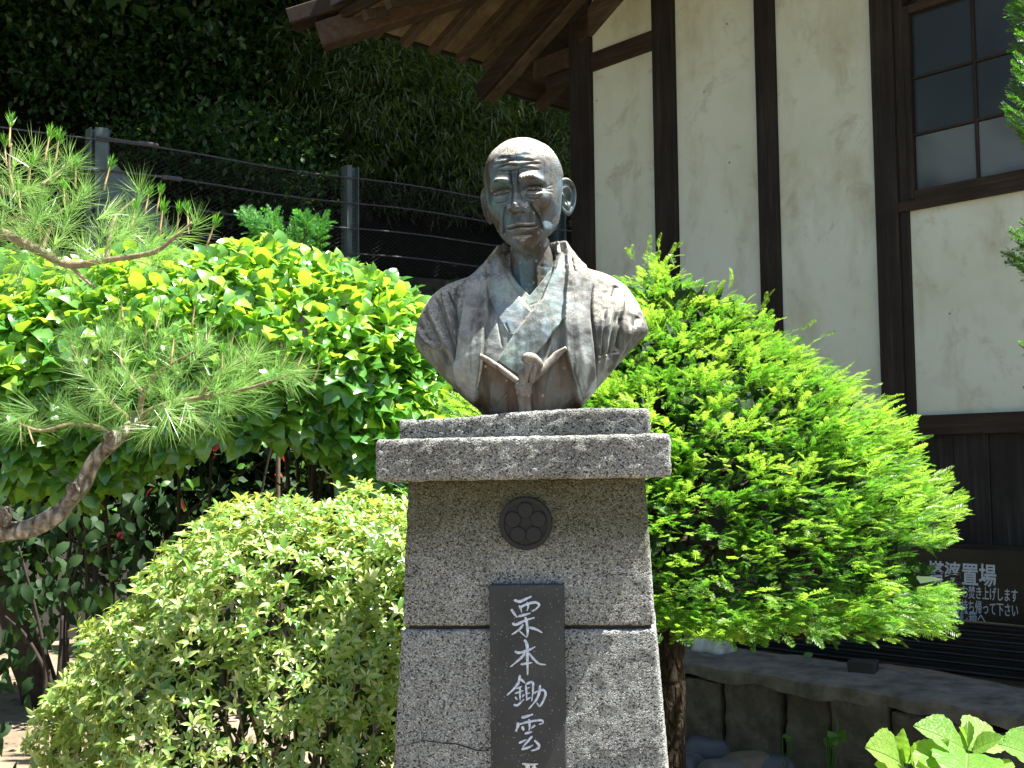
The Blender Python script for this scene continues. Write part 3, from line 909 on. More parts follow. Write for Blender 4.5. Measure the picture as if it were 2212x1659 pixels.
# black granite name plate, leaning with the batter of the shaft
def front_y(z):                                   # front plane of the shaft
    return -.2025 - .045 * (z_joint - z) if z < z_joint else -.2 + .03 * (z - z_joint)
zpl1 = Zs(1262)
zpl0 = .30
pc = (1143 - 1141) / FPX * 2.5
V, F = rbox(.1625, .030, zpl1 - zpl0, .003, (6, 3, 20))
V[:, 2] += zpl0
slope = .040
V[:, 1] += -.212 - slope * (z_joint - V[:, 2]) * 1.0
V[:, 0] += pc
plaque = add('name_plate', mesh_np('name_plate', V, F), M['granite'], ped)
def plate_pt(px, py):
    x = (px - 1141.5) / FPX * 2.5 / .985
    z = Zs(py)
    return np.array((x, -.212 - .0155 - slope * (z_joint - z), z))
def strokes(name, sl, conv, m, k=1.0):
    parts = []
    for pts, w in sl:
        S = spline(np.array(pts, float), 7) if len(pts) > 2 else np.linspace(pts[0], pts[1], 8)
        nS = len(S)
        T = np.gradient(S, axis=0); T /= np.linalg.norm(T, axis=1, keepdims=True) + 1e-9
        N = np.stack([-T[:, 1], T[:, 0]], -1)
        tt = np.linspace(0, 1, nS)
        ww = w * k * (.50 * (.62 + .38 * np.sin(math.pi * np.minimum(1, tt * 1.15 + .1)) ** .7)) * (1 + .10 * np.sin(tt * 23 + w))
        ww[-1] *= .45; ww[0] *= .6
        rows = []
        for o, yy in ((-1, .0), (-.7, -.0012), (0, -.0016), (.7, -.0012), (1, .0)):
            q = S + N * (ww * o)[:, None]
            R = np.array([plate_pt(*conv(a, b)) for a, b in q])
            R[:, 1] += yy
            rows.append(R)
        G = np.stack(rows, 1)
        I = np.arange(nS * 5).reshape(nS, 5)
        Fq = np.stack([I[:-1, :-1], I[1:, :-1], I[1:, 1:], I[:-1, 1:]], -1).reshape(-1, 4)
        parts.append((G.reshape(-1, 3), Fq))
    V, F = join_vf(parts)
    add(name, mesh_np(name, V, F, True), m, plaque)
cA = lambda a, b: ((1230 + a / 6.636) / 1.1718, (1470 + b / 6.636) / 1.1718)
cB = lambda a, b: ((1230 + a / 6.8) / 1.1718, (1700 + b / 6.8) / 1.1718)
strokes('painted_character', [([(530, 310), (620, 335), (730, 290), (820, 250)], 50), ([(480, 460), (530, 540), (580, 600)], 44), ([(610, 400), (640, 460), (650, 520)], 34), ([(610, 440), (740, 380), (880, 350), (940, 390), (900, 450), (820, 500)], 44),
     ([(745, 340), (760, 420), (740, 490)], 36), ([(590, 580), (700, 555), (800, 525)], 42), ([(490, 690), (560, 715), (720, 640), (870, 600)], 48), ([(710, 590), (735, 700), (745, 860), (720, 930)], 46), ([(610, 820), (665, 870), (720, 925)], 26), ([(680, 710), (600, 800), (480, 880)], 40), ([(760, 760), (880, 790), (990, 850)], 46)], cA, M['white_paint'])
strokes('painted_character', [([(690, 960), (730, 1040), (735, 1200), (735, 1400), (735, 1540)], 52), ([(530, 1150), (600, 1175), (760, 1130), (870, 1075)], 46), ([(700, 1180), (620, 1270), (450, 1410)], 42), ([(760, 1180), (850, 1290), (930, 1355), (1040, 1370)], 40), ([(620, 1365), (820, 1335)], 42)], cA, M['white_paint'])
strokes('painted_character', [([(625, 10), (600, 130), (520, 240), (400, 350)], 48), ([(630, 80), (670, 110), (710, 150)], 40), ([(560, 240), (660, 200)], 32), ([(530, 320), (680, 270)], 32), ([(620, 210), (620, 440)], 36), ([(535, 375), (575, 425)], 32), ([(690, 330), (655, 385)], 32), ([(510, 510), (580, 510), (690, 410)], 42),
     ([(720, 170), (735, 430)], 38), ([(720, 165), (830, 130), (840, 250), (815, 450)], 42), ([(745, 232), (795, 215)], 24), ([(745, 322), (795, 305)], 24), ([(720, 430), (800, 380)], 34), ([(830, 330), (920, 275)], 34), ([(960, 180), (940, 320), (880, 440), (760, 580)], 44), ([(915, 285), (1010, 262), (1050, 320), (1010, 440), (945, 530), (900, 470)], 42)], cB, M['white_paint'])
strokes('painted_character', [([(640, 720), (720, 700), (840, 660)], 50), ([(570, 800), (580, 850), (540, 950)], 56), ([(600, 830), (750, 790), (960, 760), (1000, 800), (930, 830)], 40), ([(765, 740), (775, 850), (765, 935)], 40), ([(650, 860), (675, 935)], 52), ([(870, 840), (800, 895)], 36), ([(690, 985), (820, 950)], 42),
     ([(590, 1140), (720, 1080)], 40), ([(820, 1020), (740, 1110), (650, 1210)], 42), ([(630, 1240), (740, 1215), (830, 1170)], 42), ([(850, 1090), (930, 1180), (880, 1240), (790, 1265)], 46)], cB, M['white_paint'])
strokes('worn_character', [([(640, 1480), (760, 1490), (910, 1480)], 40), ([(720, 1470), (735, 1560), (745, 1760)], 74), ([(860, 1490), (820, 1560), (790, 1610)], 52), ([(810, 1520), (870, 1560), (930, 1600)], 46), ([(770, 1560), (830, 1620), (900, 1720)], 50)], cB, M['white_worn'])
# round crest: rim, rough ground, five discs
ez = Zs(1132); ex = (1142 - 1141) / FPX * 2.5
def disc_vf(r, prof, n=48):
    """lathe about local -y; prof = (radius fraction, height)"""
    a = np.arange(n) / n * 2 * math.pi
    V = [np.stack([np.cos(a) * r * q, np.full(n, -h), np.sin(a) * r * q], -1) for q, h in prof]
    k = len(prof)
    V = np.concatenate(V)
    I = np.arange(k * n).reshape(k, n)
    F = np.stack([I[:-1], np.roll(I[:-1], -1, 1), np.roll(I[1:], -1, 1), I[1:]], -1).reshape(-1, 4)
    return V, [F, I[-1][None]]
ey = -.2 + .031 * (ez - z_joint) * 1.0
rimo = 58 / FPX * 2.5
tilt = (rad(2.2), 0, 0)
crest = add('crest', mesh_np('crest', *disc_vf(rimo, [(1, -.02), (1, .005), (.975, .008), (.83, .008), (.82, .0045), (.3, .0045), (.01, .0045)])), M['granite_rough'], ped, loc=(ex, ey, ez), rot=tilt)
add('rim', mesh_np('rim', *disc_vf(rimo * 1.004, [(1, -.02), (1, .006), (.975, .0088), (.825, .0088), (.82, .0047)])), M['granite_disc'], crest)
me = mesh_np('disc', *disc_vf(.0172, [(1, 0), (1, .0068), (.93, .008), (.3, .0085), (.01, .0085)], 28))
for k in range(5):
    a = rad(90 + 72 * k)
    add('disc', me, M['granite_disc'], crest, loc=(math.cos(a) * .0295, -.001, math.sin(a) * .0295))
# hairline crack across the base block
cr = [((860 + (i * 25)), 1608 - 10 * math.sin(i * .55) + 2 * math.sin(i * 2.1)) for i in range(9)]
def face_pt(px, py):
    x = (px - 1141.5) / FPX * 2.49 / .985; z = Zs(py)
    hd = (.405 + (.50 - .405) * (z_joint - z) / z_joint) / 2
    return np.array((x, -hd - .0012, z))
for nm, pts in (('crack', cr), ('crack', [(1242 + i * 24, 1620 - 2.2 * i + 3 * math.sin(i * 1.9)) for i in range(9)])):
    Pp = np.array([face_pt(*c) for c in pts]); Pp = spline(Pp, 5)
    add(nm, mesh_np(nm, *tube_vf(Pp, np.interp(np.linspace(0, 1, len(Pp)), [0, .5, .8, 1], [.0004, .0012, .0016, .0004]), 5)), M['stem_dark'], ped)

# ================================================================== bust
def bronze(name, cols, lich=1.0, side=.5):
    s = NT(name)
    a, b, c = s.noise(9, 6, .62, .6), s.noise(22, 7, .68, .3), s.noise(5, 4, .6, 1.0)
    col = s.ramp(a, [(.28, cols[0]), (.46, cols[1]), (.6, cols[2]), (.75, cols[3])])
    col = s.mix(s.mapr(b, .48, .66, 0, .75), col, cols[4])
    # run-down streaks
    st = s.noise(26, 5, .6, .2, (1, 1, .10))
    col = s.mix(s.mapr(st, .48, .60, 0, .8), col, cols[5])
    # crust of lichen and dust on what faces the sky
    g = s.noise(330, 3, .7); g2 = s.noise(120, 4, .7)
    up = s.n('SeparateXYZ', {0: s.n('NewGeometry').outputs['Normal']}).outputs[2]
    m = s.mapr(s.math('ADD', up, s.math('MULTIPLY', s.math('SUBTRACT', c, .5), .9)), .22, .60)
    crust = s.ramp(s.math('ADD', s.math('MULTIPLY', g, .65), s.math('MULTIPLY', g2, .4)), [(.33, (.035, .028, .018)), (.45, (.21, .185, .145)), (.60, (.62, .58, .50))])
    col = s.mix(s.math('MULTIPLY', m, lich), col, crust)
    # pale specks
    v = s.n('TexVoronoi', {'Vector': s.co(), 'Scale': 62.0}, feature='F1')
    sp = s.math('MULTIPLY', s.mapr(v.outputs['Distance'], .24, .14), s.mapr(s.n('SeparateColor', {0: v.outputs['Color']}).outputs[0], .80, .86))
    col = s.mix(s.math('MULTIPLY', sp, s.mapr(b, .45, .6, 0, .8)), col, (.42, .42, .38))
    h = s.math('ADD', s.math('MULTIPLY', s.math('MULTIPLY', m, g), 1.6), s.math('MULTIPLY', s.noise(140, 5, .7), .8))
    n1 = s.bump(h, .75, .0030)
    return s.fin(col, s.mapr(m, 0, 1, .74, .95), n1, .25, 0.0)
TEAL, BLUE, SLATE, BROWN, DK, PALE = (.075, .165, .148), (.082, .138, .18), (.088, .092, .098), (.12, .083, .042), (.050, .040, .028), (.34, .40, .38)
M['bz_head'] = bronze('bronze_head', (TEAL, BLUE, (.085, .078, .072), BROWN, (.075, .060, .022), (.030, .024, .016)))
M['bz_jacket'] = bronze('bronze_jacket', ((.125, .135, .118), (.11, .12, .118), (.20, .225, .208), (.125, .128, .105), (.092, .094, .076), (.042, .040, .033)), 1.0)
M['bz_lapel'] = bronze('bronze_lapel', ((.13, .14, .145), (.18, .20, .20), (.28, .32, .31), (.18, .185, .175), (.12, .115, .098), (.050, .050, .048)), .55)
M['bz_collar'] = bronze('bronze_collar', ((.12, .22, .20), (.25, .34, .325), (.15, .215, .255), (.16, .17, .18), (.16, .14, .11), (.075, .09, .088)), .5)
M['bz_kimono'] = bronze('bronze_kimono', ((.15, .105, .066), (.12, .09, .066), (.125, .138, .125), (.115, .092, .078), (.165, .115, .072), (.062, .047, .034)), .5)
M['bz_cord'] = bronze('bronze_cord', ((.17, .19, .18), (.20, .185, .165), (.155, .143, .128), (.165, .15, .135), (.10, .085, .07), (.075, .063, .052)), .8)

S1 = .4256e-3
BX, BY, BZ = .0385, 2.72, z_top + .001
bust = empty('bronze_bust', (BX, BY, BZ), 'weathered bronze bust of an old man in a kimono jacket on the pedestal', 'bust')
def z5(pts):
    return [(x * .592 + 109, y * .592 + 742) for x, y in pts]
silL = [(600, 640), (600, 650), (590, 660), (568, 690), (545, 720), (505, 760), (455, 800), (415, 830), (350, 850), (290, 870), (250, 890), (212, 920), (175, 960), (152, 1000), (130, 1050), (115, 1100), (108, 1150), (104, 1190), (110, 1215), (132, 1250), (178, 1300), (275, 1400), (370, 1500), (452, 1565), (490, 1610)]
silR = [(925, 640), (935, 645), (945, 660), (965, 690), (990, 720), (1025, 760), (1060, 788), (1100, 802), (1160, 818), (1215, 840), (1265, 870), (1300, 900), (1335, 950), (1362, 1000), (1382, 1050), (1398, 1100), (1408, 1140), (1398, 1162), (1360, 1200), (1298, 1260), (1215, 1350), (1100, 1480), (1035, 1540), (1000, 1575), (985, 1610)]
NR, NC = 320, 400
zy = np.linspace(1612, 640, NR)
lx = np.interp(zy, [p[1] for p in silL], [p[0] for p in silL]); rx = np.interp(zy, [p[1] for p in silR], [p[0] for p in silR])
ker = np.hanning(9); ker /= ker.sum()
sm = lambda a: np.convolve(np.pad(a, 4, 'edge'), ker, 'valid')
lx, rx = sm(lx), sm(rx)
tt = np.linspace(-1, 1, NC); tt = tt * (1.5 - .5 * tt ** 2)
ZX = (lx[:, None] + rx[:, None]) / 2 + (rx - lx)[:, None] / 2 * tt[None]
ZY = np.repeat(zy[:, None], NC, 1)
zz = (1605 - zy) * S1
Ad = np.interp(zz, [0, .05, .12, .2, .26, .30, .335, .37, .41], [.136, .143, .145, .136, .116, .098, .080, .063, .040])
Ad = np.convolve(np.pad(Ad, 25, 'reflect', reflect_type='odd'), np.hanning(51) / np.hanning(51).sum(), 'valid')
pe = np.interp(zz, [0, .1, .19, .28, .34, .41], [2.8, 2.7, 2.5, 2.15, 2.0, 2.0])
prof = np.maximum(0, 1 - np.abs(tt)[None] ** pe[:, None]) ** (1 / pe[:, None])
Yf = -Ad[:, None] * prof
Yf += -.020 * np.clip((zz[:, None] - .28) / .12, 0, 1)          # collar stands forward round the neck
def pdist(poly):
    """signed distance in zoom px, positive inside"""
    A = np.array(poly, float); B = np.roll(A, -1, 0)
    best = np.full(ZX.shape, 1e9); ins = np.zeros(ZX.shape, bool)
    for (ax, ay), (bx, by) in zip(A, B):
        dx, dy = bx - ax, by - ay
        t = np.clip(((ZX - ax) * dx + (ZY - ay) * dy) / (dx * dx + dy * dy + 1e-9), 0, 1)
        best = np.minimum(best, np.hypot(ZX - ax - t * dx, ZY - ay - t * dy))
        if ay != by:
            ins ^= ((ay > ZY) != (by > ZY)) & (ZX < (bx - ax) * (ZY - ay) / (by - ay) + ax)
    return np.where(ins, best, -best)
def ldist(poly):
    best = np.full(ZX.shape, 1e9); par = np.zeros(ZX.shape)
    P = np.array(poly, float); n = len(P) - 1
    for i in range(n):
        (ax, ay), (bx, by) = P[i], P[i + 1]
        dx, dy = bx - ax, by - ay
        t = np.clip(((ZX - ax) * dx + (ZY - ay) * dy) / (dx * dx + dy * dy + 1e-9), 0, 1)
        d = np.hypot(ZX - ax - t * dx, ZY - ay - t * dy)
        m = d < best
        best = np.where(m, d, best); par = np.where(m, (i + t) / n, par)
    return best, par
LO = z5([(520, 200), (500, 330), (470, 600), (440, 760), (420, 950), (450, 1250), (590, 1390)])
LI = z5([(725, 0), (715, 200), (700, 400), (685, 600), (655, 850), (645, 950), (620, 1150), (600, 1300), (595, 1390)])
RI = z5([(1395, 40), (1410, 170), (1385, 400), (1370, 650), (1375, 880), (1400, 1030), (1440, 1200), (1490, 1400)])
RO = z5([(1560, 30), (1590, 120), (1640, 280), (1605, 500), (1612, 760), (1640, 950), (1640, 1240)])
topL = [(600, 640), (575, 668), (518, 760)]
topR = [(918, 640), (975, 660), (1032, 760)]
layers = [
    ('kimono', z5([(640, 940), (970, 1195), (1060, 1195), (1380, 890), (1520, 1500), (540, 1500)]), -.003, 'bz_kimono'),
    ('neck_skin', z5([(790, -180), (800, 0), (840, 80), (960, 250), (1075, 372), (1200, 220), (1330, 20), (1340, -180)]), -.020, 'bz_head'),
    ('under_collar', z5([(800, -60), (840, 80), (960, 250), (1075, 370), (1020, 432), (930, 310), (850, 160), (780, 0)]), -.008, 'bz_collar'),
    ('under_collar', z5([(1340, -60), (1330, 20), (1200, 220), (1020, 432), (1085, 540), (1180, 420), (1250, 250), (1380, 20)]), -.007, 'bz_collar'),
    ('kimono_collar', z5([(700, -120), (800, -20), (850, 160), (930, 310), (1020, 450), (1095, 550), (930, 760), (880, 740), (770, 560), (700, 400), (700, 100)]), .001, 'bz_collar'),
    ('kimono_collar', z5([(1360, -60), (1300, 130), (1250, 250), (1180, 420), (1085, 540), (930, 740), (780, 985), (960, 1110), (1060, 1010), (1200, 850), (1375, 600), (1395, 400), (1415, 180), (1420, 0)]), .006, 'bz_collar'),
    ('jacket', [(-300, 560), (600, 560)] + topL + LO + [(380, 1700), (-300, 1700)], .004, 'bz_jacket'),
    ('jacket', [(1700, 560), (918, 560)] + topR + RO[1:] + [(1120, 1700), (1700, 1700)], .004, 'bz_jacket'),
    ('lapel', topL + LO + LI[::-1] + [(600, 690)], .0115, 'bz_lapel'),
    ('lapel', topR + RO + [(1038, 1520), (991, 1580)] + RI[::-1] + [(930, 690)], .0125, 'bz_lapel'),
]
Hh = np.full(ZX.shape, -.002); RID = np.full(ZX.shape, -1)
for k, (nm, poly, h, mt) in enumerate(layers):
    d = pdist(poly)
    f = np.clip((d + 3.6) / 7.2, 0, 1); f = f * f * (3 - 2 * f)
    Hh = Hh * (1 - f) + h * 1.7 * f
    RID = np.where(d > 0, k, RID)
skin = pdist(layers[1][1])
folds = [  # polyline (z5), width px, depth m (+ ridge)
    ([(290, 300), (330, 480), (400, 720), (440, 960), (455, 1210)], 15, .0080), ([(330, 330), (385, 560), (430, 820), (448, 1000)], 11, -.0085),
    ([(160, 430), (230, 620), (310, 800), (420, 1000), (450, 1200)], 18, .0085), ([(215, 380), (280, 600), (360, 800), (430, 980)], 14, -.009),
    ([(120, 520), (190, 690), (290, 860), (400, 1060)], 18, -.007), ([(40, 640), (150, 800), (290, 850)], 15, .006), ([(70, 800), (200, 850), (280, 845)], 9, -.006), ([(120, 900), (300, 1060), (430, 1230)], 16, .004),
    ([(430, 250), (395, 420), (400, 560), (430, 740)], 13, -.008), ([(510, 190), (450, 260), (420, 380)], 12, .005), ([(380, 640), (400, 800), (425, 1000), (450, 1230)], 8, -.006),
    ([(1640, 280), (1618, 560), (1640, 900), (1650, 1230)], 11, -.010), ([(1720, 560), (1690, 800), (1680, 1000)], 12, .006), ([(1760, 540), (1720, 760), (1700, 960)], 8, -.006), ([(1800, 540), (1760, 740), (1735, 940), (1700, 1120)], 10, .006), ([(1850, 560), (1810, 740), (1770, 950)], 9, -.006),
    ([(1890, 580), (1880, 700), (1845, 900)], 12, -.009), ([(1985, 670), (1900, 850), (1830, 970), (1745, 1150)], 17, .009), ([(1925, 290), (1915, 430), (1900, 560)], 11, .004), ([(1870, 270), (1830, 400)], 14, -.004), ([(2060, 560), (2010, 680)], 20, -.004), ([(1660, 950), (1760, 920), (1850, 900)], 6, -.003),
    ([(770, 560), (800, 720), (820, 860)], 5, -.0035), ([(850, 640), (890, 740)], 5, -.003), ([(1300, 700), (1220, 850), (1190, 960)], 8, -.006), ([(1340, 650), (1250, 800)], 8, .004), ([(1430, 1020), (1470, 1200), (1510, 1340)], 4, -.003), ([(1480, 1000), (1530, 1300)], 4, -.002), ([(1440, 20), (1480, 170)], 5, -.004),
    ([(560, 260), (530, 600), (500, 900), (510, 1200)], 22, .002), ([(1480, 300), (1480, 700), (1520, 1100)], 24, .002), ([(740, 1420), (800, 1330), (880, 1260)], 7, -.002), ([(1280, 1000), (1220, 1250), (1210, 1450)], 16, .003), ([(760, 1000), (720, 1250), (700, 1450)], 18, .003),
    ([(700, 60), (690, 230)], 9, -.006), ([(1075, 470), (1140, 440)], 4, -.001),
]
for pl_, w, d in folds:
    D, par = ldist(spline(np.array(z5(pl_)), 5))
    Hh += 1.45 * d * np.exp(-(D / (w * .85)) ** 2) * np.clip(np.sin(math.pi * np.clip(par * .94 + .03, 0, 1)) * 2.2, 0, 1)
# horizontal creases on the throat
for yy in (120, 190, 260):
    Hh -= .0015 * np.exp(-((ZY - (yy * .592 + 742) - 6 * np.sin(ZX * .03)) / 3.2) ** 2) * (skin > 3)
edge = np.clip((1 - np.abs(tt))[None] / .05, 0, 1)
PXx, PZz = (ZX - 735) * S1, (1605 - ZY) * S1
Pn = np.stack([PXx, Yf, PZz], -1)
Hh += .0010 * nz(Pn, 45, 4) + .0007 * nz(Pn, 120, 2)
nrmX = .55 * tt[None] * np.ones_like(ZX)
VX = PXx + Hh * nrmX * edge
VY = Yf - Hh * np.sqrt(1 - nrmX ** 2) * edge
VT = np.stack([VX, VY, PZz], -1)
def surf(zx, zyy):
    i = int(np.argmin(np.abs(zy - zyy))); j = int(np.argmin(np.abs(ZX[i] - zx)))
    return VT[i, j]
I = np.arange(NR * NC).reshape(NR, NC)
Fq = np.stack([I[:-1, :-1], I[:-1, 1:], I[1:, 1:], I[1:, :-1]], -1).reshape(-1, 4)
fid = RID.ravel()[Fq[:, 0]]
Vall = VT.reshape(-1, 3)
# back shell
tb = np.linspace(-1, 1, 40)
nb_ = 60
zb_i = np.linspace(0, NR - 1, nb_).astype(int)
Bk = np.zeros((nb_, 40, 3))
for a, i in enumerate(zb_i):
    L_, R_ = VT[i, 0], VT[i, -1]
    Bk[a, :, 0] = L_[0] + (R_[0] - L_[0]) * (tb + 1) / 2
    Bk[a, :, 1] = .085 * np.sqrt(1 - tb ** 2 * .999) * (Ad[i] / .14)
    Bk[a, :, 2] = L_[2]
Ib = np.arange(nb_ * 40).reshape(nb_, 40)
Fbk = np.stack([Ib[:-1, :-1], Ib[1:, :-1], Ib[1:, 1:], Ib[:-1, 1:]], -1).reshape(-1, 4)
def sub(sel, name, m, extra=None):
    f = Fq[sel]
    if not len(f):
        return
    uq, inv = np.unique(f, return_inverse=True)
    V, F = Vall[uq], inv.reshape(-1, 4)
    if extra is not None:
        V, F = join_vf([(V, F), extra]); F = F[0]
    return add(name, mesh_np(name, V, F, True), M[m], bust)
jk = np.isin(fid, [i for i, l in enumerate(layers) if l[0] == 'jacket'])
sub(jk, 'jacket', 'bz_jacket', (Bk.reshape(-1, 3), Fbk))
lab = np.where(fid == -1, np.arange(len(fid)) + 1, 0).reshape(NR - 1, NC - 1)
while True:
    l2 = lab.copy()
    for sh, axx in ((1, 0), (-1, 0), (1, 1), (-1, 1)):
        l2 = np.where(lab > 0, np.maximum(l2, np.roll(l2, sh, axx) * (lab > 0)), 0)
    if (l2 == lab).all():
        break
    lab = l2
for k in np.unique(lab[lab > 0]):
    sub(lab.ravel() == k, 'kimono_panel', 'bz_lapel')
for k, (nm, poly, h, mt) in enumerate(layers):
    if nm != 'jacket':
        sub(fid == k, nm, mt)
# ---- cord tied in a knot
def cordpts(pts, lift):
    return np.array([surf(*p) - np.array((0, l, 0)) for p, l in zip(z5(pts), lift)])
def cord(pts, rads, lift, flat=1.0):
    Pq = spline(cordpts(pts, lift), 10)
    Rq = np.interp(np.linspace(0, 1, len(Pq)), np.linspace(0, 1, len(rads)), rads)
    V, F = tube_vf(Pq, Rq, 12, True, .10, 3)
    return V, F
g = [cord([(640, 945), (720, 1000), (840, 1090), (985, 1200)], [.0062, .0070, .0070, .0066], [.006, .010, .014, .016]),
     cord([(1380, 885), (1300, 950), (1160, 1090), (1050, 1195)], [.0045, .0088, .0090, .0075], [.006, .012, .017, .018]),
     cord([(985, 1190), (990, 1330), (1000, 1500)], [.010, .0095, .010], [.018, .014, .012]),
     cord([(1035, 1190), (1035, 1330), (1040, 1500)], [.010, .0095, .010], [.020, .016, .013]),
     cord([(945, 1205), (1000, 1225), (1070, 1215)], [.009, .012, .009], [.018, .026, .018]),
     cord([(955, 1260), (1010, 1275), (1065, 1255)], [.009, .011, .009], [.018, .024, .018]),
     cord([(1000, 1200), (1010, 1110), (1050, 1040), (1090, 1005)], [.010, .012, .011, .009], [.024, .030, .030, .026]),
     cord([(1075, 1180), (1085, 1110), (1110, 1050), (1085, 1000)], [.008, .009, .010, .008], [.020, .024, .024, .022]),
     cord([(1015, 1000), (1045, 970), (1100, 975), (1140, 1025), (1130, 1060)], [.008, .010, .011, .010, .008], [.022, .028, .028, .024, .018])]
V, F = join_vf(g)
add('jacket_cord', mesh_np('jacket_cord', V, F, True), M['bz_cord'], bust)

# ---- head and neck: rings from the crown down to the chest, features pressed in
rings = np.array([  # z, half width, front, back, tilt
    (.2640, .001, .001, .001, 0), (.2610, .022, .025, .028, 0), (.2550, .038, .043, .048, 0), (.2450, .0545, .061, .067, 0), (.2270, .0715, .078, .088, 0), (.2050, .0835, .088, .102, 0), (.1800, .0905, .093, .108, 0), (.1550, .0925, .094, .110, 0), (.1300, .0905, .093, .108, 0), (.1050, .0865, .0915, .102, 0),
    (.0800, .0810, .0900, .092, .002), (.0600, .0755, .0890, .082, .006), (.0400, .0675, .0870, .072, .014), (.0220, .0560, .0830, .062, .028), (.0100, .0450, .0760, .056, .042), (.0020, .0380, .0640, .054, .050), (-.0040, .0400, .0520, .053, .050), (-.0120, .0475, .0440, .053, .046), (-.0300, .0510, .0410, .055, .030), (-.0600, .0545, .0450, .058, .018), (-.1000, .0650, .0560, .066, .0), (-.1400, .0780, .0640, .070, 0)])
NV, NA = 240, 290
# sample ring parameter so the face gets most rows
par = np.interp(np.linspace(0, 1, NV), [0, .12, .80, 1], [0, 5, 15.5, len(rings) - 1])
def pchip(col):
    x = np.arange(len(rings)); y = rings[:, col]
    d = np.diff(y); m = np.zeros(len(y))
    for i in range(1, len(y) - 1):
        m[i] = 0 if d[i - 1] * d[i] <= 0 else 2 * d[i - 1] * d[i] / (d[i - 1] + d[i])
    m[0], m[-1] = d[0], d[-1]
    i = np.clip(par.astype(int), 0, len(y) - 2); t = par - i
    return (2 * t ** 3 - 3 * t ** 2 + 1) * y[i] + (t ** 3 - 2 * t ** 2 + t) * m[i] + (-2 * t ** 3 + 3 * t ** 2) * y[i + 1] + (t ** 3 - t ** 2) * m[i + 1]
rz_, rw, rf, rb, rt = [pchip(c)[:, None] for c in range(5)]
s_ = np.linspace(-1, 1, NA, endpoint=False)
phi = math.pi * (s_ * .42 + .58 * np.sign(s_) * np.abs(s_) ** 2.6)[None]
cp, sp_ = np.cos(phi), np.sin(phi)
ex_ = 2 / 2.15
X = rw * np.sign(sp_) * np.abs(sp_) ** ex_
Y = np.where(cp > 0, -rf * np.abs(cp) ** ex_, rb * np.abs(cp) ** ex_)
Z = rz_ + rt * (1 - cp) / 2 + 0 * phi
front = np.clip((cp - .05) / .35, 0, 1)
ax_ = np.abs(X); sg_ = np.sign(X)
G = lambda x, m, s: np.exp(-((x - m) / s) ** 2)
def sstep(a, b, x):
    t = np.clip((x - a) / (b - a), 0, 1)
    return t * t * (3 - 2 * t)
D = np.zeros_like(X)                 # outward (towards -y, front) displacement
# cranium: slight ridge over forehead, temples sunk
D += .004 * G(ax_, .0, .05) * G(Z, .200, .03)
D -= .006 * G(ax_, .078, .018) * G(Z, .165, .028)
# brow
zb = .1640 + .004 * np.sin(np.clip((ax_ - .01) / .05, 0, 1) * 2.6) - .010 * sstep(.040, .066, ax_)
D += .0150 * G(Z, zb, .0080) * sstep(.006, .020, ax_) * (1 - sstep(.052, .072, ax_))
D += .0055 * G(Z, .163, .009) * G(ax_, 0, .014)
for k in range(5):                   # bristly eyebrow strokes
    D += .0016 * np.sin((ax_ * 900 + Z * 500) + k) * G(Z, zb + .002, .005) * sstep(.014, .02, ax_) * (1 - sstep(.05, .062, ax_)) / 2.2
# frown furrows and forehead wrinkles
D -= .0034 * G(ax_, .0085 + (Z - .17) * .12, .0021) * sstep(.148, .156, Z) * (1 - sstep(.180, .188, Z))
D -= .0020 * G(X, .001, .0018) * sstep(.156, .162, Z) * (1 - sstep(.176, .184, Z))
for z0, am, wd, ext in ((.1865, .0042, .0019, .060), (.1965, .0042, .0020, .064), (.2065, .0036, .0020, .058), (.2165, .0022, .0024, .046)):
    zc = z0 + .0022 * np.sin(X * 95 + z0 * 400) - .010 * (ax_ / .06) ** 2 * .45
    D -= am * (G(Z, zc, wd) - .65 * G(Z, zc + .0050, .0034)) * (1 - sstep(ext - .018, ext, ax_))
# eye sockets, eyeballs, lids, bags
xe, ze_ = .0385, .1345
D -= .0240 * G(ax_, .035, .019) * G(Z, .1425, .0115)
D -= .0060 * G(ax_, .018, .007) * G(Z, .1410, .011)
D += .0095 * G(ax_, xe, .0155) * G(Z, ze_, .0098)
lidx = (ax_ - xe) / .0195
inl = np.clip(1 - lidx ** 2, 0, 1)
inl_s = np.sqrt(inl)
upz = ze_ + .0008 + .0034 * inl - .0018 * lidx
loz = ze_ - .0018 - .0030 * inl - .0010 * lidx
D += .0030 * G(Z, upz + .0026, .0026) * inl_s                       # heavy upper lid
D -= .0034 * G(Z, upz + .0078, .0024) * inl_s                       # lid crease
D -= .0075 * G(Z, (upz + loz) / 2 + .0004, .0020) * inl_s * (inl > 0)  # opening
D += .0020 * G(Z, loz - .0020, .0018) * inl_s
D -= .0022 * G(Z, loz - .0062, .0020) * inl_s
bag = ze_ - .0145 + .006 * lidx ** 2
D += .0036 * G(Z, bag + .004, .0042) * np.clip(1.25 - lidx ** 2, 0, 1)
D -= .0050 * G(Z, bag - .0035, .0020) * np.clip(1.2 - lidx ** 2, 0, 1)
for k in range(3):                   # crow's feet
    zc = .136 + (k - 1) * .008 * ((ax_ - .055) / .02)
    D -= .0018 * G(Z, zc, .0016) * sstep(.058, .064, ax_) * (1 - sstep(.074, .082, ax_))
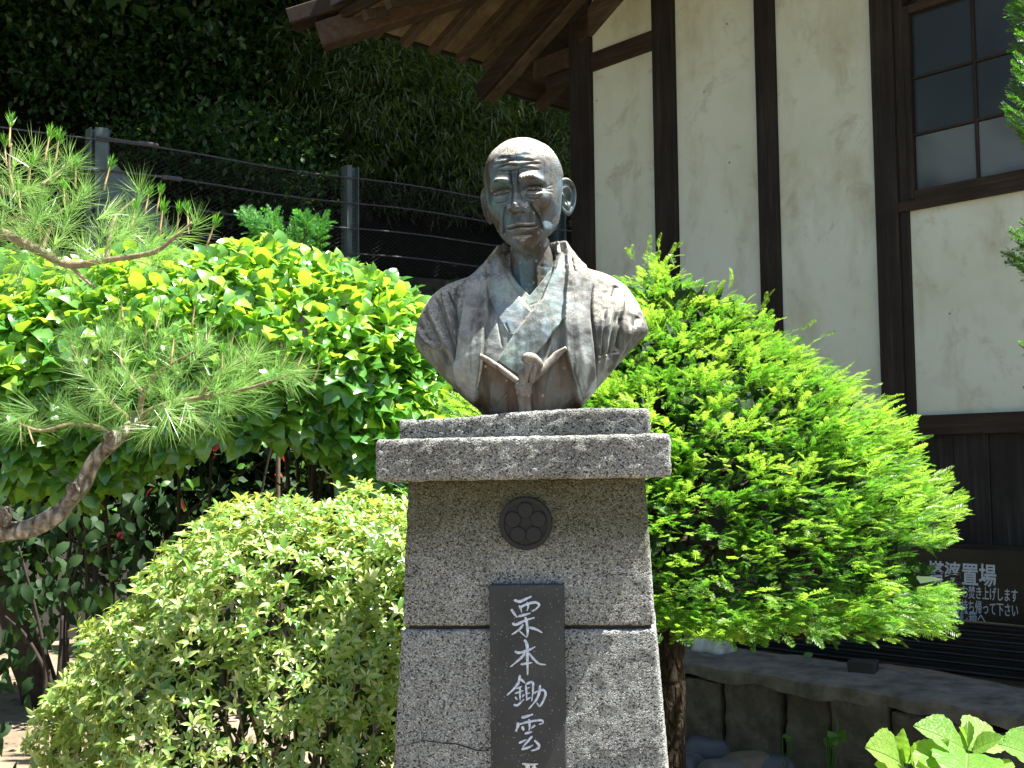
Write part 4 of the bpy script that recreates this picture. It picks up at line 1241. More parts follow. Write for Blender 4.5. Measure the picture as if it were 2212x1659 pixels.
# nose
nb1 = np.interp(Z, [.084, .0895, .094, .102, .110, .120, .135, .150, .160], [0, .004, .020, .0275, .0265, .0200, .0125, .0065, 0])
nws = np.interp(Z, [.086, .096, .106, .118, .135, .155], [.0150, .0150, .0135, .0105, .0088, .0085])
D += nb1 * np.exp(-(ax_ / nws) ** 2.3)
D += .0145 * G(ax_, .0215, .0078) * G(Z, .0990, .0082) * sstep(.086, .0915, Z)
D -= .0042 * G(ax_, .0285, .0034) * G(Z, .101, .009)
D -= .0080 * G(ax_, .0095, .0048) * G(Z, .0895, .0024)              # nostrils
# cheeks, nasolabial folds
D += .0085 * G(ax_, .0600, .017) * G(Z, .1180, .015)
D -= .0115 * G(ax_, .0600, .019) * G(Z, .0740, .024)
nf = .0265 + (.108 - Z) * .33 + .004 * np.sin((.108 - Z) * 60)
msk = sstep(.040, .050, Z) * (1 - sstep(.102, .112, Z))
D -= .0060 * G(ax_, nf, .0026) * msk
D += .0042 * G(ax_, nf + .0085, .0065) * msk
D -= .0022 * G(ax_, nf + .017 + (.09 - Z) * .1, .0030) * sstep(.05, .06, Z) * (1 - sstep(.095, .105, Z))
# muzzle, lips, chin
D += .0080 * G(ax_, 0, .030) * G(Z, .066, .021)
D -= .0030 * G(X, 0, .0042) * sstep(.064, .070, Z) * (1 - sstep(.080, .088, Z))
D += .0014 * G(ax_, .0075, .003) * sstep(.064, .070, Z) * (1 - sstep(.080, .088, Z))
zm = .0575 + .0012 * np.cos(X * 150) - .0022 * (ax_ / .036) ** 2
mm_ = 1 - sstep(.030, .041, ax_)
D -= .0110 * G(Z, zm, .0019) * mm_
D += .0040 * G(Z, zm + .0050, .0034) * mm_
D += .0075 * G(Z, zm - .0068, .0052) * (1 - sstep(.018, .036, ax_))
D -= .0062 * G(Z, .0395, .0044) * (1 - sstep(.016, .034, ax_))
D -= .0050 * G(ax_, .0415, .0045) * G(Z, .0530, .010)
D += .0085 * G(ax_, 0, .020) * G(Z, .0195, .013)
D += .0012 * G(ax_, .042, .014) * G(Z, .030, .014)
D -= .0024 * G(ax_, .047 + (.05 - Z) * .2, .003) * sstep(.012, .02, Z) * (1 - sstep(.045, .055, Z))
# throat: cords and creases
thr = (par[:, None] > 16.2) * 1.0
D += thr * (.006 * G(ax_, .020, .006) - .003 * G(ax_, 0, .008)) * sstep(-.12, -.08, Z) * (1 - sstep(-.03, -.015, Z))
for k in range(3):
    D -= thr * .0016 * G(Z, -.035 - .02 * k + .006 * np.cos(X * 60), .002)
Y = Y - 1.36 * D * front
# radial swell for cropped hair at sides and back
hl = sstep(.150, .172, Z + .10 * np.clip(-cp, -1, 1) * 0) * (1 - sstep(.238, .25, Z)) * sstep(.25, .55, np.abs(phi) / math.pi)
hair = .0030 * hl * (1 + .5 * np.sin(phi * 60 + Z * 300) * np.sin(Z * 500))
nx, ny = X / (np.hypot(X, Y) + 1e-6), Y / (np.hypot(X, Y) + 1e-6)
X = X + nx * hair; Y = Y + ny * hair
Ph = np.stack([X, Y, Z], -1)
Ph[..., 1] += -.0008 * nz(Ph, 60, 2) * front - .0005 * nz(Ph, 160, 5)
Ih = np.arange(NV * NA).reshape(NV, NA)
Fh = np.stack([Ih[:-1], Ih[1:], np.roll(Ih[1:], -1, 1), np.roll(Ih[:-1], -1, 1)], -1).reshape(-1, 4)
headparts = [(Ph.reshape(-1, 3), Fh)]
# ears
for s in (-1, 1):
    nr, na = 26, 64
    q = np.linspace(0, 1, nr); a = np.arange(na) / na * 2 * math.pi
    Q, A_ = np.meshgrid(q, a, indexing='ij')
    vert = .0445 * (1 - .10 * np.cos(A_)); 
    ew = .0315 * (1 + .26 * np.sin(A_)) 
    e1 = ew * Q * np.cos(A_); e2 = .0445 * Q * np.sin(A_) * (1 + .04 * np.cos(A_))
    h = np.interp(Q, [0, .22, .38, .50, .60, .72, .84, .93, 1.0], [-.0125, -.0115, -.004, .0035, .0005, -.0035, .0035, .0050, .0])
    lob = np.clip(-np.sin(A_) - .55, 0, 1) / .45
    h = h * (1 - lob * .8) + .004 * lob * (1 - Q ** 4)
    trag = G(A_, math.pi, .5) * G(Q, .55, .2)
    h = h + .009 * trag
    bk = -.007 * (1 - Q ** 6)
    def place(hh, rr=1.0):
        d1 = np.array((s * .60, .80, 0)); d3 = np.array((s * .80, -.60, 0)); d2 = np.array((0, -.12, .993))
        return np.array((s * .0955, .022, .1165)) + (e1 * rr)[..., None] * d1 + (e2 * rr)[..., None] * d2 + hh[..., None] * d3
    Vf = place(h).reshape(-1, 3); Vb = place(bk - .002, .985).reshape(-1, 3)
    Ie = np.arange(nr * na).reshape(nr, na)
    Fe = np.stack([Ie[:-1], np.roll(Ie[:-1], -1, 1), np.roll(Ie[1:], -1, 1), Ie[1:]], -1).reshape(-1, 4)
    o_ = nr * na
    Fr = np.stack([Ie[-1], np.roll(Ie[-1], -1), np.roll(Ie[-1], -1) + o_, Ie[-1] + o_], -1)
    Fa = np.concatenate([Fe[:, ::-1] if s < 0 else Fe, (Fe + o_) if s < 0 else (Fe + o_)[:, ::-1], Fr])
    headparts.append((np.concatenate([Vf, Vb]), Fa))
V, F = join_vf(headparts)
F = F[0]
hr = Matrix.Rotation(rad(-3.2), 3, 'Y') @ Matrix.Rotation(rad(-12.5), 3, 'Z') @ Matrix.Rotation(rad(11.5), 3, 'X')
V = (V * np.array((.985, 1.02, 1.0))) @ np.array(hr).T + np.array((.008, -.047, .386))
add('head', mesh_np('head', V, F, True), M['bz_head'], bust)
# ================================================================== foliage
LEAF_T = np.array([(0, 0, 0), (0, .34, .05), (0, .68, .02), (0, 1, -.13), (.20, .18, .07), (.27, .48, .125), (-.20, .18, .06), (-.27, .48, .10), (.15, .78, .03), (-.15, .78, .01)])
LEAF_F = np.array([(0, 4, 1), (1, 4, 5), (1, 5, 2), (2, 5, 8), (2, 8, 3), (0, 1, 6), (1, 7, 6), (1, 2, 7), (2, 9, 7), (2, 3, 9)])
SLIM_T = LEAF_T * np.array((.62, 1, .8))
BLADE_T = np.array([(-.5, 0, 0), (.5, 0, 0), (.30, .6, .0), (-.30, .6, 0), (0, 1, -.06)])
BLADE_F = np.array([(0, 1, 2), (0, 2, 3), (3, 2, 4)])
RHOMB_T = np.array([(0, 0, 0), (.30, .42, .06), (0, 1, 0), (-.30, .42, .06)])
RHOMB_F = np.array([(0, 1, 2), (0, 2, 3)])
def in_frame(P, pad=40):
    x, y, z = project(P)
    return (x > -pad) & (x < 2212 + pad) & (y > -pad) & (y < 1659 + pad) & (z > 0)
def pick(score, n):
    idx = np.argsort(-score)[:n]
    m = np.zeros(len(score), bool); m[idx] = True
    return m
def leaf_objects(name, me, pos, frm, scale, mat, parent, base, rnd=None):
    for i in range(len(pos)):
        o = bpy.data.objects.new(name, me)
        COL.objects.link(o)
        o.parent = parent
        o.matrix_local = fmat(frm[i] * scale[i], pos[i] - base)
def tubes(name, lst, m, parent, base, n=6, smooth=True, kind=None):
    g = [tube_vf(np.asarray(p), r, n, False) for p, r in lst]
    V, F = join_vf(g)
    return add(name, mesh_np(name, V - base, F, smooth), m, parent, kind=kind)

# ------------------------------------------------------------------ clipped yew behind the pedestal
YD = 4.28
yc = np.array((at(1432, YH, YD).x, YD, 0))
k_ = YD / FPX
prof_y = [(2.285 + .0, .0)]
yz = [(522, 0.0), (545, .055), (600, .20), (690, .455), (800, .70), (920, .915), (1040, 1.03), (1090, 1.07), (1170, 1.11), (1260, 1.13), (1310, 1.12), (1350, .98), (1385, .70)]
yzz = np.array([CAMZ + (YH - y) * k_ for y, _ in yz]); yrr = np.array([r * .975 * YD / 4.25 for _, r in yz])
def yew_r(z):
    return np.interp(z, yzz[::-1], yrr[::-1])
yew = empty('clipped_yew', tuple(yc), 'large cone shaped clipped yew with bright green needles right of the bust', 'shrub')
# trunk and boughs
rt = np.random.default_rng(2)
tp = [(yc[0] + .0, YD - .02, -.05), (yc[0] + .0, YD, .45), (yc[0] + .02, YD + .02, .9), (yc[0] - .03, YD + .03, 1.4), (yc[0], YD, 2.1)]
P_ = spline(tp, 10)
V, F = tube_vf(P_, np.interp(np.linspace(0, 1, len(P_)), [0, .2, .5, 1], [.078, .068, .05, .01]), 14, True, .12, 1)
add('trunk', mesh_np('trunk', V - yc, F, True), M['yew_bark'], yew)
bl = []
for k in range(46):
    a = rt.uniform(0, 2 * math.pi); z0 = rt.uniform(.95, 1.7); z1 = min(2.1, z0 + rt.uniform(.05, .4))
    r1 = yew_r(z1) * .70
    p0 = np.array((yc[0], YD, z0)); p2 = np.array((yc[0] + math.cos(a) * r1, YD + math.sin(a) * r1, z1))
    pm = (p0 + p2) / 2 + np.array((0, 0, -.05)) + rt.normal(size=3) * .03
    Q = spline([p0, pm, p2], 6)
    bl.append((Q, np.linspace(.022, .004, len(Q))))
for px, py in ((1620, 1350), (1760, 1372), (1930, 1360)):   # low boughs that show under the crown
    p2 = np.array(at(px, py, YD - .55)); p0 = np.array((yc[0], YD - .04, .92))
    pm = p0 * .5 + p2 * .5 + np.array((0, 0, -.04))
    Q = spline([p0, pm, p2], 7)
    bl.append((Q, np.linspace(.013, .003, len(Q))))
tubes('bough', bl, M['yew_bark'], yew, yc, 6, kind='stuff')
# spray templates (below): flat combs of needles on a twig
def spray(nn, ln, nl, seed, w=.0026):
    r = np.random.default_rng(seed)
    V, F, o = [], [], 0
    for i in range(nn):
        t = (i + .5) / nn
        for s in (-1, 1):
            y0 = ln * (t + r.uniform(-.02, .02))
            a = rad(r.uniform(48, 66) - 22 * t)
            L_ = nl * r.uniform(.8, 1.1) * (1 - .25 * t ** 3)
            d = np.array((s * math.sin(a), math.cos(a), r.uniform(-.05, .35)))
            p = np.array((0, y0, .003 * math.sin(t * 3)))
            n_ = np.array((-math.cos(a) * s, math.sin(a), 0)) * w / 2
            n_ = n_ if s > 0 else -n_
            m_ = p + d * L_ * .55; e = p + d * L_ + np.array((0, 0, -.1 * L_))
            V += [p, m_ - n_, e, m_ + n_]
            F += [(o, o + 1, o + 2), (o, o + 2, o + 3)]; o += 4
    for i in range(3):                # needles at the tip
        a = rad((-22, 0, 22)[i]); p = np.array((0, ln, 0)); d = np.array((math.sin(a), math.cos(a), .15)); n_ = np.array((w / 2, 0, 0))
        m_ = p + d * nl * .45; e = p + d * nl * .8
        V += [p + n_, p - n_, m_ - n_, m_ + n_, e]; F += [(o, o + 1, o + 2), (o, o + 2, o + 3), (o + 3, o + 2, o + 4)]; o += 5
    h = .0013
    V += [(-h, -.01, 0), (h, -.01, 0), (h * .5, ln, .002), (-h * .5, ln, .002)]
    F += [(o, o + 1, o + 2), (o, o + 2, o + 3)]
    return np.array(V), np.array(F)
SPR = [spray(8, .050, .0200, 1, .0036), spray(9, .056, .0195, 2, .0036), spray(7, .042, .0215, 3, .0036)]
NCL = 3000
zs = np.linspace(yzz[-1], yzz[0], 400); rr = yew_r(zs); ds = np.hypot(np.gradient(rr), np.gradient(zs)) * (rr + .03)
cdf = np.cumsum(ds); cdf /= cdf[-1]
zc_ = np.interp(RNG.uniform(0, 1, NCL), cdf, zs)
ac = RNG.uniform(0, 2 * math.pi, NCL)
ac = np.where((np.sin(ac) > .45) & (RNG.uniform(size=NCL) < .6), -ac, ac)
dcl = RNG.beta(1.0, 2.6, NCL) * .24
slope_n = np.gradient(rr, zs)
nzc = -np.interp(zc_, zs, np.gradient(rr, zs[1] - zs[0]))
dn = np.stack([np.cos(ac), np.sin(ac), 0 * ac], -1)
nc_ = unit(dn + np.stack([0 * ac, 0 * ac, np.clip(nzc, -.8, 2.2)], -1))
cp_ = yc + dn * yew_r(zc_)[:, None] + np.stack([0 * ac, 0 * ac, zc_], -1)
cp_ = cp_ + nc_ * (.040 * nz(cp_, 6.0, 1) - dcl - .085)[:, None]
KS = RNG.integers(6, 12, NCL)
rep = np.repeat(np.arange(NCL), KS); NY = len(rep)
od = unit(dn * .75 + nc_ * .45 + np.array((0, 0, .10)) + RNG.normal(size=(NCL, 3)) * .22)[rep]
lat = unit(np.cross(od, np.array((0, 0, 1.))))
fan = RNG.normal(size=NY) * .55
yd = unit(od + lat * fan[:, None] + np.array((0, 0, 1.)) * (RNG.normal(size=NY) * .20)[:, None])
pos = cp_[rep] + yd * (RNG.uniform(-.005, .055, NY))[:, None] + RNG.normal(size=(NY, 3)) * np.array((.018, .018, .012))
pos[:, 2] = np.maximum(pos[:, 2], np.where(pos[:, 1] < YD - .45, 1.03 - .12 * np.clip((pos[:, 0] - 1.0) / .5, 0, 1), .93) + .06 * nz(pos, 6, 9))
zn = unit(np.array((0, 0, 1.0)) + nc_[rep] * .15 + RNG.normal(size=(NY, 3)) * .30)
fr = frames(yd, zn)
sc = RNG.uniform(.58, 1.0, NY) * RNG.uniform(.85, 1.15, NCL)[rep]
dep = dcl[rep]
clump_tip = RNG.uniform(size=NCL)[rep]
# keep clear of the pedestal
keep = ~((np.abs(pos[:, 0] - PX) < .36) & (pos[:, 1] < PY + .34) & (pos[:, 2] < 1.62))
qx, qy, _ = project(pos)
keep &= ~((qx > 1928 + 30 * np.sin(qy * .2)) & (qy > 1182) & (qy < 1268)) & ~((qx > 2045) & (qy > 1120))
pos, fr, sc, dep = pos[keep], fr[keep], sc[keep], dep[keep]
tipk = (dep < .07) & (clump_tip[keep] < .55)
front_s = (dep < .06) & in_frame(pos, -20)
x_, y_, d_ = project(pos)
vis = front_s & ((x_ > 1400) | (y_ > 1060) | (x_ < 1030)) & (pos[:, 1] < YD - .1)
score = np.where(vis, 10 - d_ + RNG.uniform(0, 1.2, len(pos)), -99)
sel = pick(score, 290)
for v in range(3):
    idx = np.arange(len(pos)) % 3 == v
    me_t = mesh_np('needle_spray', *SPR[v]); me_t.materials.append(M['yew_tip'])
    me_o = mesh_np('needle_spray', *SPR[v]); me_o.materials.append(M['yew'])
    q = idx & sel & tipk; leaf_objects('needle_spray', me_t, pos[q], fr[q], sc[q], None, yew, yc)
    q = idx & sel & ~tipk; leaf_objects('needle_spray', me_o, pos[q], fr[q], sc[q], None, yew, yc)
for nm, kk, mt in (('crown', ~tipk, 'yew'), ('crown', tipk, 'yew_tip')):
    g = []; vv = []
    for v in range(3):
        q = (np.arange(len(pos)) % 3 == v) & ~sel & kk
        V, F, vr = scatter(SPR[v][0], SPR[v][1], pos[q], fr[q], sc[q], RNG.uniform(0, 1, q.sum()))
        g.append((V, F)); vv.append(vr)
    V, F = join_vf(g)
    add(nm, mesh_np(nm, V - yc, F, False, np.concatenate(vv)), M[mt], yew, kind='stuff')
# older needles inside the crown, coloured dark to deepen its shade
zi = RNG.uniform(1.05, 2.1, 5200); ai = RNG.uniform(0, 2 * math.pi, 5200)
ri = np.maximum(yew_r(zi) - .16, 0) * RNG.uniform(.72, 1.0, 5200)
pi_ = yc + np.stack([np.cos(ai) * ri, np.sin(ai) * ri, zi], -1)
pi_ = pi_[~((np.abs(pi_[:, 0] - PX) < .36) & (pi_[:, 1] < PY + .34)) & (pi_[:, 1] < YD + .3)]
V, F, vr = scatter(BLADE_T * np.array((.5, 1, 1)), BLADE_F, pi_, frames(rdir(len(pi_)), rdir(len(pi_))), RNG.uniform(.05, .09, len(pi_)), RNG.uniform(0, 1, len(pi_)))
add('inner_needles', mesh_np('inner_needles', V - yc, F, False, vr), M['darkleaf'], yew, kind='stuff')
# long stray shoots on the outline
shoots = [(1395, 560, 1402, 528), (1420, 560, 1424, 522), (1440, 560, 1462, 535), (1575, 620, 1582, 590), (1640, 670, 1662, 640), (1700, 725, 1745, 702), (1740, 750, 1785, 722), (1880, 870, 1932, 856), (1370, 560, 1360, 545)]
for (xa, ya, xb, yb) in shoots:
    A = np.array(at(xa, ya, YD - .1)); B = np.array(at(xb, yb, YD - .12))
    for j in range(4):
        t = j / 3
        p = A + (B - A) * t
        d = unit((B - A) + RNG.normal(size=3) * .012)
        f3 = frames(d[None], unit(RNG.normal(size=3) + np.array((0, -1, .6)))[None])[0]
        o = bpy.data.objects.new('needle_spray', me_t); COL.objects.link(o); o.parent = yew
        o.matrix_local = fmat(f3 * .62, p - yc)

# ------------------------------------------------------------------ broad-leaved hedge on the left
hedge_c = np.array((-1.25, 4.75, 0))
hedge = empty('broadleaf_hedge', tuple(hedge_c), 'tall rounded hedge of broad glossy leaves left of the bust', 'hedge')
ell = [((-1.02, 4.78, 1.83), (.80, .68, .56)), ((-2.05, 4.75, 1.76), (.95, .72, .60)), ((-.52, 4.75, 1.60), (.40, .52, .42)), ((-1.5, 4.7, 1.88), (.7, .6, .48))]
pts, nn = [], []
for c, r in ell:
    n_ = int(17000 * r[0] * r[2] * 2.0)
    d = rdir(n_)
    d = d[(d[:, 1] < .45)]
    p = np.array(c) + d * np.array(r)
    p = p + unit(d / np.array(r)) * (-(RNG.beta(1.1, 2.6, len(p)) * .22) + .035 * nz(p, 6))[:, None]
    pts.append(p); nn.append(unit(d / np.array(r)))
pts, nn = np.concatenate(pts), np.concatenate(nn)
inside = np.zeros(len(pts), bool)
for c, r in ell:
    inside |= (((pts - np.array(c)) / (np.array(r) * .80)) ** 2).sum(1) < 1
x_, y_, d_ = project(pts)
zl_ = np.interp(x_, [0, 200, 330, 450, 620, 760, 850, 930], [1070, 1080, 1010, 945, 945, 1045, 1075, 1040]) + 22 * nz(pts, 9, 3)
keep = ~inside & (y_ < zl_) & (x_ > -250) & (x_ < 950)
pts, nn = pts[keep], nn[keep]
N_ = len(pts)
yd = unit(nn * .55 + RNG.normal(size=(N_, 3)) * .55 + np.array((0, -.2, -.08)))
zn = unit(np.array((0.1, -.55, .9)) + nn * .5 + RNG.normal(size=(N_, 3)) * .38)
fr = frames(yd, zn)
sc = RNG.uniform(.050, .096, N_)
x_, y_, d_ = project(pts)
sel = pick(np.where(in_frame(pts, -10), sc * 30 - d_ + nn[:, 2] * .3 - nn[:, 1] * .6 + RNG.uniform(0, .5, N_), -99), 300)
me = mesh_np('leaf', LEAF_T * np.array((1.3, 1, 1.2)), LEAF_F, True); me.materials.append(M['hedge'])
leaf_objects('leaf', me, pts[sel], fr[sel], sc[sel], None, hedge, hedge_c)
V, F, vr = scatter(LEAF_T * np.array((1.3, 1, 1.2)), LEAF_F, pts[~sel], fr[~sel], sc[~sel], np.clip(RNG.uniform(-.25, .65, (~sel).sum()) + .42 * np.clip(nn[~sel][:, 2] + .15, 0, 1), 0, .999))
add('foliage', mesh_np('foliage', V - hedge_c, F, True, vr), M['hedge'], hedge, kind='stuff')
# stems
for k in range(17):
    px = RNG.uniform(330, 800) if k < 12 else RNG.uniform(-60, 330)
    Yb = RNG.uniform(4.45, 5.0)
    b = np.array(at(px + RNG.normal() * 40, 1500, Yb)); b[2] = -.03
    t = np.array(at(px + RNG.normal() * 60, RNG.uniform(760, 840), Yb)) 
    m1 = b * .6 + t * .4 + RNG.normal(size=3) * .05; m2 = b * .3 + t * .7 + RNG.normal(size=3) * .05
    Q = spline([b, m1, m2, t], 6)
    br = [(Q, np.linspace(RNG.uniform(.011, .02), .004, len(Q)))]
    for j in range(4):
        i0 = RNG.integers(8, 15); e = Q[i0] + np.array((RNG.normal() * .16, RNG.normal() * .08, RNG.uniform(.12, .35)))
        q2 = spline([Q[i0], (Q[i0] + e) / 2 + RNG.normal(size=3) * .025, e], 4)
        br.append((q2, np.linspace(.006, .002, len(q2))))
    V, F = join_vf([tube_vf(p, r, 6, False) for p, r in br])
    add('stem', mesh_np('stem', V - hedge_c, F, True), M['stem_dark'], hedge)

# ------------------------------------------------------------------ azalea mound in front of it
az_c = np.array((at(490, YH, 3.35).x, 3.35, 0))
az = empty('azalea_bush', tuple(az_c), 'clipped azalea mound with small pale leaves lower left of the pedestal', 'shrub')
N_ = 9200
d = rdir(N_); d = d[(d[:, 1] < .5) & (d[:, 2] > -.75)]
rr3 = np.array((.66, .48, .60))
ctr = np.array((az_c[0] + .175, 3.42, .82))
p = ctr + np.sign(d) * np.abs(d) ** .86 * rr3
# lean: the top sits towards the pedestal, the left flank slopes
p[:, 0] += (p[:, 2] - .82) * .10
p[:, 2] -= np.clip(-(p[:, 0] - ctr[0]) - .12, 0, 1) * .34 * np.clip((p[:, 2] - .75) / .5, 0, 1)
nn = unit(d / rr3)
p = p + nn * (-(RNG.beta(1.1, 2.8, len(p)) * .17) + .055 * nz(p, 7) + .035 * nz(p, 17, 3))[:, None]
low = np.clip((.62 - p[:, 2]) / .5, 0, 1)
keep = (RNG.uniform(size=len(p)) > low * .62) & (p[:, 0] < -.02)
p, nn = p[keep], nn[keep]
N_ = len(p)
yd0 = unit(nn * .8 + np.array((0, 0, .5)) + RNG.normal(size=(N_, 3)) * .35)
# whorl of leaves at each point
W = 6
pos, ydl, znl, scl = [], [], [], []
side_ = unit(np.cross(yd0, RNG.normal(size=(N_, 3)))); oth = np.cross(yd0, side_)
for j in range(W):
    a = j / W * 2 * math.pi + RNG.uniform(-.3, .3, N_)
    out = side_ * np.cos(a)[:, None] + oth * np.sin(a)[:, None]
    up = RNG.uniform(.15, .75, N_)[:, None]
    ydl.append(unit(out + yd0 * up)); znl.append(unit(yd0 - out * up * .6)); pos.append(p + out * .002); scl.append(RNG.uniform(.019, .036, N_) * (1 + .55 * np.clip((.75 - p[:, 2]) / .4, 0, 1)) * np.where(RNG.uniform(size=N_) < .12, 1.4, 1))
pos, ydl, znl, scl = np.concatenate(pos), np.concatenate(ydl), np.concatenate(znl), np.concatenate(scl)
fr = frames(ydl, znl)
nn6 = np.tile(nn, (W, 1))
x_, y_, d_ = project(pos)
sel = pick(np.where(in_frame(pos, -10) & (y_ < 1640), scl * 60 - d_ * 1.2 + RNG.uniform(0, .8, len(pos)) - nn6[:, 1], -99), 300)
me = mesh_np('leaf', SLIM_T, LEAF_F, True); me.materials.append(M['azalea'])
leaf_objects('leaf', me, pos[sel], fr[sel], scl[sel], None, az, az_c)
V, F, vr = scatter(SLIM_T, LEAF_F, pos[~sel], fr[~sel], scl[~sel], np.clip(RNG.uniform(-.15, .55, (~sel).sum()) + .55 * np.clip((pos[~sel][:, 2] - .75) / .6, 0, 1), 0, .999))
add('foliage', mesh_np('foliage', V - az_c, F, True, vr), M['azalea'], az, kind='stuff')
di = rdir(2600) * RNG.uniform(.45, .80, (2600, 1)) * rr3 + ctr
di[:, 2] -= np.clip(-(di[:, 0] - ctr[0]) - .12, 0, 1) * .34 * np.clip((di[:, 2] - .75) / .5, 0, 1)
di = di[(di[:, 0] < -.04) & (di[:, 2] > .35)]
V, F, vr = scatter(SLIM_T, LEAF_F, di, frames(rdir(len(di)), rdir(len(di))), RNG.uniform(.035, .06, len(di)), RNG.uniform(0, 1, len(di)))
add('inner_foliage', mesh_np('inner_foliage', V - az_c, F, True, vr), M['darkleaf'], az, kind='stuff')  # inner leaves coloured dark to deepen the shade inside the mound
bl = []
for k in range(90):
    i = RNG.integers(0, N_); e = p[i] - nn[i] * .02
    b = np.array((ctr[0] + RNG.normal() * .10, ctr[1] + RNG.normal() * .08, RNG.uniform(.0, .25)))
    m1 = b * .5 + e * .5 + np.array((0, 0, .05)) + RNG.normal(size=3) * .04
    Q = spline([b, m1, e], 6)
    bl.append((Q, np.linspace(.0075, .0018, len(Q))))
tubes('twig', bl, M['twig_pale'], az, az_c, 5, kind='stuff')

# ------------------------------------------------------------------ pine branch reaching in from the left
pb = np.array(at(-260, 1250, 2.95)); pb[2] = 0
pine = empty('pine_branch', tuple(pb), 'gnarled pine bough with long needles reaching in from the left edge', 'pine')
def pp(L_):
    return [np.array(at(x, y, d)) for x, y, d in L_]
# trunk stands outside the frame and carries the bough
trunk = spline([pb + np.array((-.25, .1, -.05)), pb + np.array((-.2, .08, .7)), np.array(at(-330, 1060, 2.98)), np.array(at(-360, 700, 3.0)), np.array(at(-330, 420, 3.0)), np.array(at(-380, 60, 3.0))], 10)
V, F = tube_vf(trunk, np.linspace(.085, .03, len(trunk)), 14, True, .14, 2)
add('trunk', mesh_np('trunk', V - pb, F, True), M['pine_bark'], pine)
bough = spline(pp([(-340, 1010, 2.98), (-180, 1120, 2.95), (-40, 1150, 2.92), (60, 1142, 2.9), (130, 1105, 2.9), (180, 1040, 2.9), (215, 985, 2.9), (262, 938, 2.92), (300, 905, 2.95)]), 10)
V, F = tube_vf(bough, np.interp(np.linspace(0, 1, len(bough)), [0, .3, .6, .9, 1], [.030, .025, .022, .018, .011]), 16, True, .22, 4)
add('bough', mesh_np('bough', V - pb, F, True), M['pine_bark'], pine)
for (x, y) in ((10, 1120), (238, 955), (158, 1066)):
    q = np.array(at(x, y, 2.88))
    V, F = rbox(.035, .035, .05, .016, (5, 5, 5), lambda V: V + unit(V - np.array((0, 0, .02))) * (.006 * nz(V, 90))[:, None])
    add('knot', mesh_np('knot', V + q - pb - np.array((0, 0, .02)), F, True), M['pine_bark'], pine)
tw = [  # (points, r0, r1)
    ([(295, 910, 2.95), (340, 880, 2.93), (430, 860, 2.9), (540, 838, 2.86), (655, 800, 2.82)], .010, .003),
    ([(300, 905, 2.95), (310, 850, 2.93), (350, 800, 2.9), (420, 760, 2.88)], .008, .003),
    ([(290, 915, 2.95), (230, 860, 2.9), (180, 800, 2.86), (150, 740, 2.84)], .007, .003),
    ([(285, 920, 2.95), (360, 905, 2.9), (440, 905, 2.86)], .007, .003),
    ([(262, 938, 2.92), (170, 915, 2.86), (90, 930, 2.82), (40, 915, 2.8)], .006, .003),
    ([(310, 850, 2.93), (260, 780, 2.96), (270, 720, 2.98)], .005, .002),
    ([(430, 860, 2.9), (470, 810, 2.88), (540, 770, 2.9)], .005, .002),
    ([(-350, 500, 3.0), (-150, 480, 2.95), (-10, 500, 2.9), (90, 545, 2.88), (150, 572, 2.86), (230, 562, 2.85), (330, 545, 2.83), (380, 510, 2.82), (415, 480, 2.82)], .017, .003),
    ([(230, 562, 2.85), (238, 510, 2.86), (250, 470, 2.88), (292, 430, 2.9)], .007, .003),
    ([(-330, 420, 3.0), (-120, 380, 2.95), (-20, 395, 2.92), (30, 420, 2.9), (90, 400, 2.9)], .012, .003),
    ([(30, 420, 2.9), (20, 360, 2.9), (25, 310, 2.9)], .005, .002), ([(90, 400, 2.9), (130, 370, 2.92), (160, 345, 2.92)], .005, .002),
    ([(90, 545, 2.88), (120, 470, 2.9), (170, 430, 2.92)], .006, .002), ([(150, 572, 2.86), (190, 610, 2.84), (205, 620, 2.82)], .005, .002), ([(-10, 500, 2.9), (30, 470, 2.86), (70, 480, 2.84)], .005, .002)]
for pts_, r0, r1 in tw:
    Q = spline(pp(pts_), 8)
    V, F = tube_vf(Q, np.linspace(r0, r1, len(Q)), 7, True, .15, 1)
    add('twig', mesh_np('twig', V - pb, F, True), M['twig_pale'], pine)
def tuft(n, L0, spread, seed, w=.0011, base=.045):
    r = np.random.default_rng(seed)
    V, F, o = [], [], 0
    for i in range(n):
        y0 = -base * r.uniform(0, 1)
        a = r.uniform(0, 2 * math.pi); el = rad(r.uniform(*spread))
        d = np.array((math.sin(el) * math.cos(a), math.cos(el), math.sin(el) * math.sin(a)))
        L_ = L0 * r.uniform(.7, 1.1)
        sd_ = unit(np.cross(d, r.normal(size=3))) * w / 2
        p = np.array((0, y0, 0)); m_ = p + d * L_ * .6 + np.array((0, 0, -.004)); e = p + d * L_ + np.array((0, 0, -.012 * r.uniform(0, 1)))
        V += [p - sd_, p + sd_, m_ + sd_, m_ - sd_, e]
        F += [(o, o + 1, o + 2), (o, o + 2, o + 3), (o + 3, o + 2, o + 4)]; o += 5
    return np.array(V), np.array(F)
TU = []
for k in range(4):
    me = mesh_np('needle_tuft', *tuft(58, .098, (15, 80), k, .0009)); me.materials.append(M['pine']); TU.append(me)
CA = []
for k in range(3):
    me = mesh_np('young_needles', *tuft(46, .034, (4, 32), 20 + k, .0016, .022)); me.materials.append(M['pine_new']); CA.append(me)
cm = mesh_np('candle', *tube_vf([(0, -.05, 0), (0, -.035, .002), (0, -.015, 0), (0, .010, 0)], [.0020, .0024, .0022, .0015], 6)); cm.materials.append(M['candle'])
